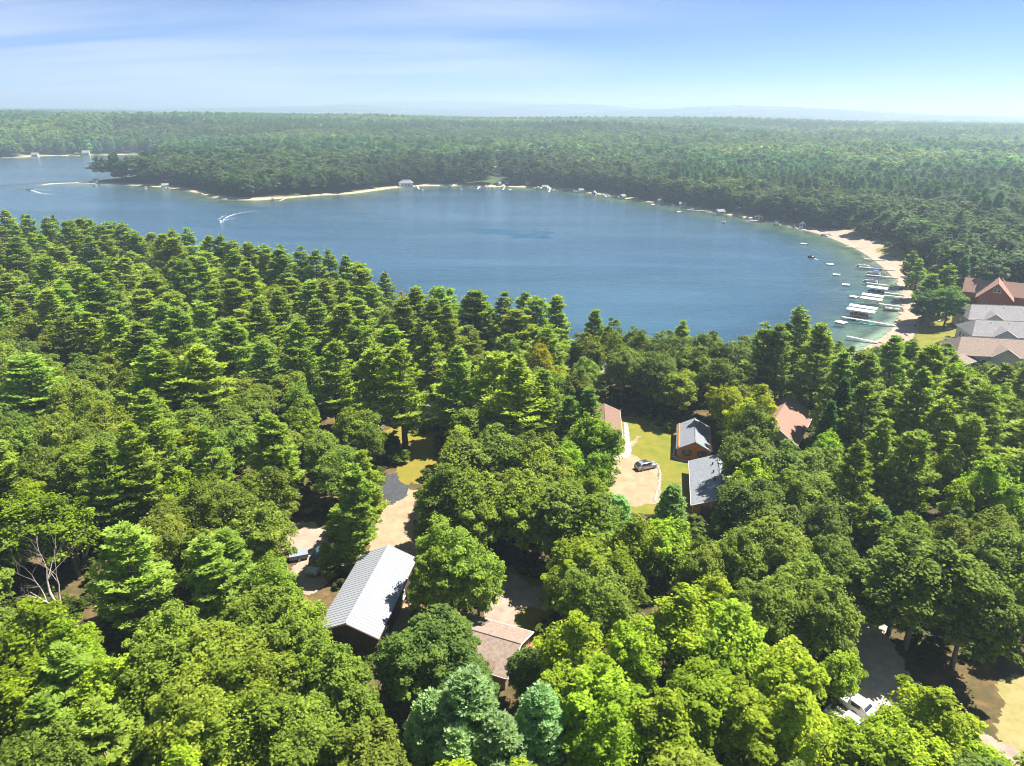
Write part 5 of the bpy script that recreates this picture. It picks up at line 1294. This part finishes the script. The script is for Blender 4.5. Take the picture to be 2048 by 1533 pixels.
# moving boats and their wakes
FOAM = bpy.data.materials.new('foam'); FOAM.use_nodes = True
nt = FOAM.node_tree; nt.nodes.clear(); N = nt.nodes.new; L = nt.links.new
o_ = N('ShaderNodeOutputMaterial'); t_ = N('ShaderNodeBsdfTransparent'); d_ = N('ShaderNodeBsdfDiffuse'); d_.inputs['Color'].default_value = (.8, .84, .86, 1)
n_ = N('ShaderNodeTexNoise'); n_.inputs['Scale'].default_value = .55; n_.inputs['Detail'].default_value = 6; c_ = N('ShaderNodeTexCoord'); L(c_.outputs['Object'], n_.inputs['Vector'])
fa = N('ShaderNodeAttribute'); fa.attribute_name = 'foam'; ml = N('ShaderNodeMath'); ml.operation = 'MULTIPLY'; rm_ = N('ShaderNodeMapRange'); rm_.inputs['From Min'].default_value = .38; rm_.inputs['From Max'].default_value = .6
L(n_.outputs['Fac'], rm_.inputs['Value']); L(rm_.outputs[0], ml.inputs[0]); L(fa.outputs['Fac'], ml.inputs[1]); ms = N('ShaderNodeMixShader'); L(ml.outputs[0], ms.inputs[0]); L(t_.outputs[0], ms.inputs[1]); L(d_.outputs[0], ms.inputs[2]); L(ms.outputs[0], o_.inputs[0])
def ribbon(name, px, widths, fo, m, label, ridge=0.0):
    P = smooth([at(a, b_, 0.0) for a, b_ in px], 8, False); n = len(P)
    V, Q, Fo = [], [], []
    for i, p in enumerate(P):
        d = np.array(P[min(i + 1, n - 1)]) - np.array(P[max(i - 1, 0)]); d /= np.linalg.norm(d) + 1e-9; s = np.array([-d[1], d[0]]); t = i / (n - 1)
        w = np.interp(t, np.linspace(0, 1, len(widths)), widths); f = np.interp(t, np.linspace(0, 1, len(fo)), fo)
        for k, (u, hgt) in enumerate(((-1, .02), (0, .03 + ridge), (1, .02))):
            V.append((p[0] + s[0] * w * u / 2, p[1] + s[1] * w * u / 2, hgt)); Fo.append(f if k == 1 else 0.0)
    for i in range(n - 1):
        for k in range(2): Q.append((i * 3 + k, i * 3 + k + 1, i * 3 + k + 4, i * 3 + k + 3))
    return V, Q, Fo
def wake(name, ribs, m, label):
    V, Q, Fo = [], [], []
    for r in ribs:
        b_ = len(V); V += r[0]; Q += [tuple(i + b_ for i in q) for q in r[1]]; Fo += r[2]
    me = bpy.data.meshes.new(name); set_mesh(me, V, Q); me.materials.append(m)
    a = me.attributes.new('foam', 'FLOAT', 'POINT'); a.data.foreach_set('value', np.array(Fo, np.float32))
    link(bpy.data.objects.new(name, me), kind='stuff', label=label)
rb = lambda *a: ribbon('', a[0], a[1], a[2], None, '')
wake('boat_wake', [rb([(446,441),(456,434),(470,429),(490,425),(520,421)], [2.2, 3, 4, 5], [1.3, .9, .4, 0]), rb([(440,446),(452,441),(470,436),(490,432)], [1, 1.6, 2], [1.2, .6, 0]), rb([(436,441),(446,433),(456,429)], [1, 1.5, 2], [1.2, .6, 0])], FOAM, 'white wake trailing the motor boat left of centre')
wake('boat_wake', [rb([(60,380),(72,384),(84,387),(110,390)], [1.5, 4, 6], [1.3, .9, 0]), rb([(62,379),(82,380),(104,382)], [1, 2, 3], [1.2, .6, 0])], FOAM, 'white wake of the boat rounding the sandy point')
wake('boat_wake', [rb([(1625,516),(1633,519),(1642,521)], [.6, 1.2, .8], [1.4, 1.0, .2])], FOAM, 'short white streak behind the small dark motor boat')
WAVE = mat('wave_water', (.012, .062, .115), .12, spec=.5)
waves = []
for k in range(3): waves.append((rb([(110 + 8*k, 385 + 5*k), (200 + 20*k, 396 + 6*k), (320 + 14*k, 411 + 8*k), (460 + 30*k, 434 + 9*k), (560 + 45*k, 449 + 9*k)], [.6, 1.3, 1.3, .4], [0, 0]), .14))
for k in range(5): waves.append((rb([(330 + 40*k, 398 + 4*k), (430 + 36*k, 408 + 4.6*k), (540 + 34*k, 415 + 5*k), (650 + 40*k, 417 + 6*k)], [.5, 1.2, 1.2, .4], [0, 0]), .12))
for k in range(9):
    u = rnd.uniform(-25, 25); waves.append((rb([(905 + 16*k + u, 461 + 1.9*k), (985 + 10*k + u, 459.5 + 2*k), (1060 + 6*k + u * .4, 461 + 2.1*k), (1110 - 5*k, 466 + 1.3*k)], [.3, 1.5, 2.0, .3], [0, 0]), .2))
for k in range(6): waves.append((rb([(1470 - 12*k, 447 + 5*k), (1560 - 13*k, 470 + 6*k), (1622 - 16*k, 494 + 7*k), (1680 - 22*k, 526 + 8*k)], [.3, .8, .8, .3], [0, 0]), .08))
def raise_(r, h): return ([(x, y, (.02 if i % 3 != 1 else h)) for i, (x, y, z) in enumerate(r[0])], r[1], r[2])
wake('ripple_waves', [raise_(r, h_) for r, h_ in waves], WAVE, 'long low ripples left on the lake by passing boats')
mx_, my_ = at(443, 443, .2); runabout('white motor boat speeding across the lake left of centre', mx_, my_, math.atan2(*(np.array(at(436, 448, 0)) - np.array(at(456, 434, 0)))[::-1]), WHITE_P, None, 8.0)
mx_, my_ = at(60, 380, .2); runabout('dark-topped motor boat rounding the sandy point', mx_, my_, math.pi, WHITE_P, BLK, 7.0)

# ------------------------------------------------------------------ bits in the near wood
WOODG = mat('dead_wood', (.50, .42, .36), .9, .25, 4, .3, stretch=(1, 1, .3))
def dead_tree(label, px, py, H, seed, lean=0):
    g = random.Random(seed); x, y = at(px, py, GZ); e = empty('dead_tree', (x, y, GZ), 0, label, 'dead tree', 'bare dead trees')
    def grow(b, p, d, L, r, depth):
        q = [p]; rr_ = [r]
        for k in range(4):
            d = (d + Vector((g.gauss(0, .13), g.gauss(0, .13), g.gauss(0.04, .07)))).normalized(); q.append(q[-1] + d * L / 4); rr_.append(r * (1 - .2 * (k + 1)))
        b.tube(q, rr_, 6 if depth < 2 else 4, False)
        if depth < 4:
            for k in range(3 if depth < 2 else 2):
                i = g.choice([2, 3, 4]); a = g.uniform(0, 6.28); sd2 = Vector((math.cos(a), math.sin(a), .35)).normalized()
                grow(b, q[i], (d * .75 + sd2 * .75).normalized(), L * g.uniform(.55, .78), rr_[i] * .75, depth + 1)
    for k in range(3):
        b = MB(); a = k * 2.1 + seed
        grow(b, Vector((0, 0, -.3)) , Vector((math.cos(a) * .3 + lean, math.sin(a) * .3, 1)).normalized(), H * .42 if k else H * .5, .30 if k == 0 else .22, 0)
        b.build('trunk' if k == 0 else 'limb', WOODG, e, True)
dead_tree('bare dead tree with pale forked limbs at the left', 124, 1225, 15.0, 3, -.25)
dead_tree('smaller bare dead tree behind the pale forked one', 165, 1140, 13.0, 8, .05)
dead_tree('bare twiggy tree beside the shady gravel court', 1560, 1300, 8.0, 12, 0)
wp = empty('woodpile', (*at(1745, 1062), GZ), rad(-40), 'heap of grey split logs on dark ground', 'woodpile')
g = random.Random(4); lm = MB().tube([(-.3, 0, 0), (.3, 0, 0)], .11, 7).mesh('log', mat('split_wood', (.28, .22, .19), .9, .3, 5))
for k in range(90):
    o = link(bpy.data.objects.new('log', lm), wp); u = g.uniform(-1, 1); v = g.uniform(-1, 1); z_ = .12 + (1 - max(abs(u), abs(v))) * g.uniform(0, 1.0)
    o.location = (u * 1.5, v * 2.2, z_); o.rotation_euler = (g.uniform(-.5, .5), g.uniform(-.5, .5), g.uniform(0, 6.28))
tp = empty('tarp', (*at(1716, 1056), GZ + .02), .4, 'orange-red tarp over a low mound near the woodpile', 'tarp')
b = MB(); g = random.Random(9)
b.loft([[(r * 1.5 * math.cos(a), r * 1.15 * math.sin(a), z_ + g.uniform(-.04, .04)) for a in [k * .5236 for k in range(12)]] for r, z_ in ((1.0, .0), (.86, .28), (.6, .5), (.3, .62), (.05, .66))])
b.build('sheet', mat('orange_tarp', (.50, .10, .035), .6, .1, 2), tp, True)
# small bushes standing on the lawns
for (a, b_, H, D, lb) in [(1318, 851, 2.6, 2.4, 'round green bush ringed with stones on the cabin lawn'), (811, 927, 3.2, 2.2, 'small conical bush on the pine lawn'), (1338, 862, 2.2, 3.0, 'dark shrub at the back corner of the cabin lawn')]:
    x, y = at(a, b_, GZ); e = empty('bush', (x, y, GZ), 0, lb, 'bush'); cm_, tm_, R0, H0 = PROTO['M'][a % 5]; e.scale = (D / 2 / R0, D / 2 / R0, H / H0)
    c = link(bpy.data.objects.new('crown', BUSH), e) ; c.color = (.12, .20, .02, 1); link(bpy.data.objects.new('trunk', tm_), e)
def stones(name, label, pts, n, s):
    e = empty(name, (*pts[0], GZ + .04), 0, label, 'edging'); P = smooth(pts, 6, False); g = random.Random(n)
    cum = [0]
    for i in range(1, len(P)): cum.append(cum[-1] + math.dist(P[i], P[i - 1]))
    me = bpy.data.meshes.new('stone'); bm = bmesh.new(); bmesh.ops.create_icosphere(bm, subdivisions=1, radius=1.0)
    for v in bm.verts: v.co *= g.uniform(.8, 1.15)
    bm.to_mesh(me); bm.free(); me.materials.append(PALE)
    for k in range(n):
        d = cum[-1] * (k + .5) / n; q = (np.interp(d, cum, [p[0] for p in P]), np.interp(d, cum, [p[1] for p in P]))
        o = link(bpy.data.objects.new('stone', me), e); o.location = (q[0] - pts[0][0] + g.gauss(0, .05), q[1] - pts[0][1] + g.gauss(0, .05), .05); o.scale = (s * g.uniform(.7, 1.3), s * g.uniform(.7, 1.3), s * .5); o.rotation_euler = (0, 0, g.uniform(0, 6))
stones('stone_edging', 'pale stone edging along the curve of the sandy turnaround', PX([(1314,931),(1320,948),(1317,975),(1308,1004)]), 46, .3)
bx_, by_ = at(1318, 851, GZ); stones('stone_ring', 'ring of stones around the round bush on the cabin lawn', [(bx_ + 1.6 * math.cos(a), by_ + 1.6 * math.sin(a)) for a in np.linspace(0, 6.28, 12)], 22, .22)
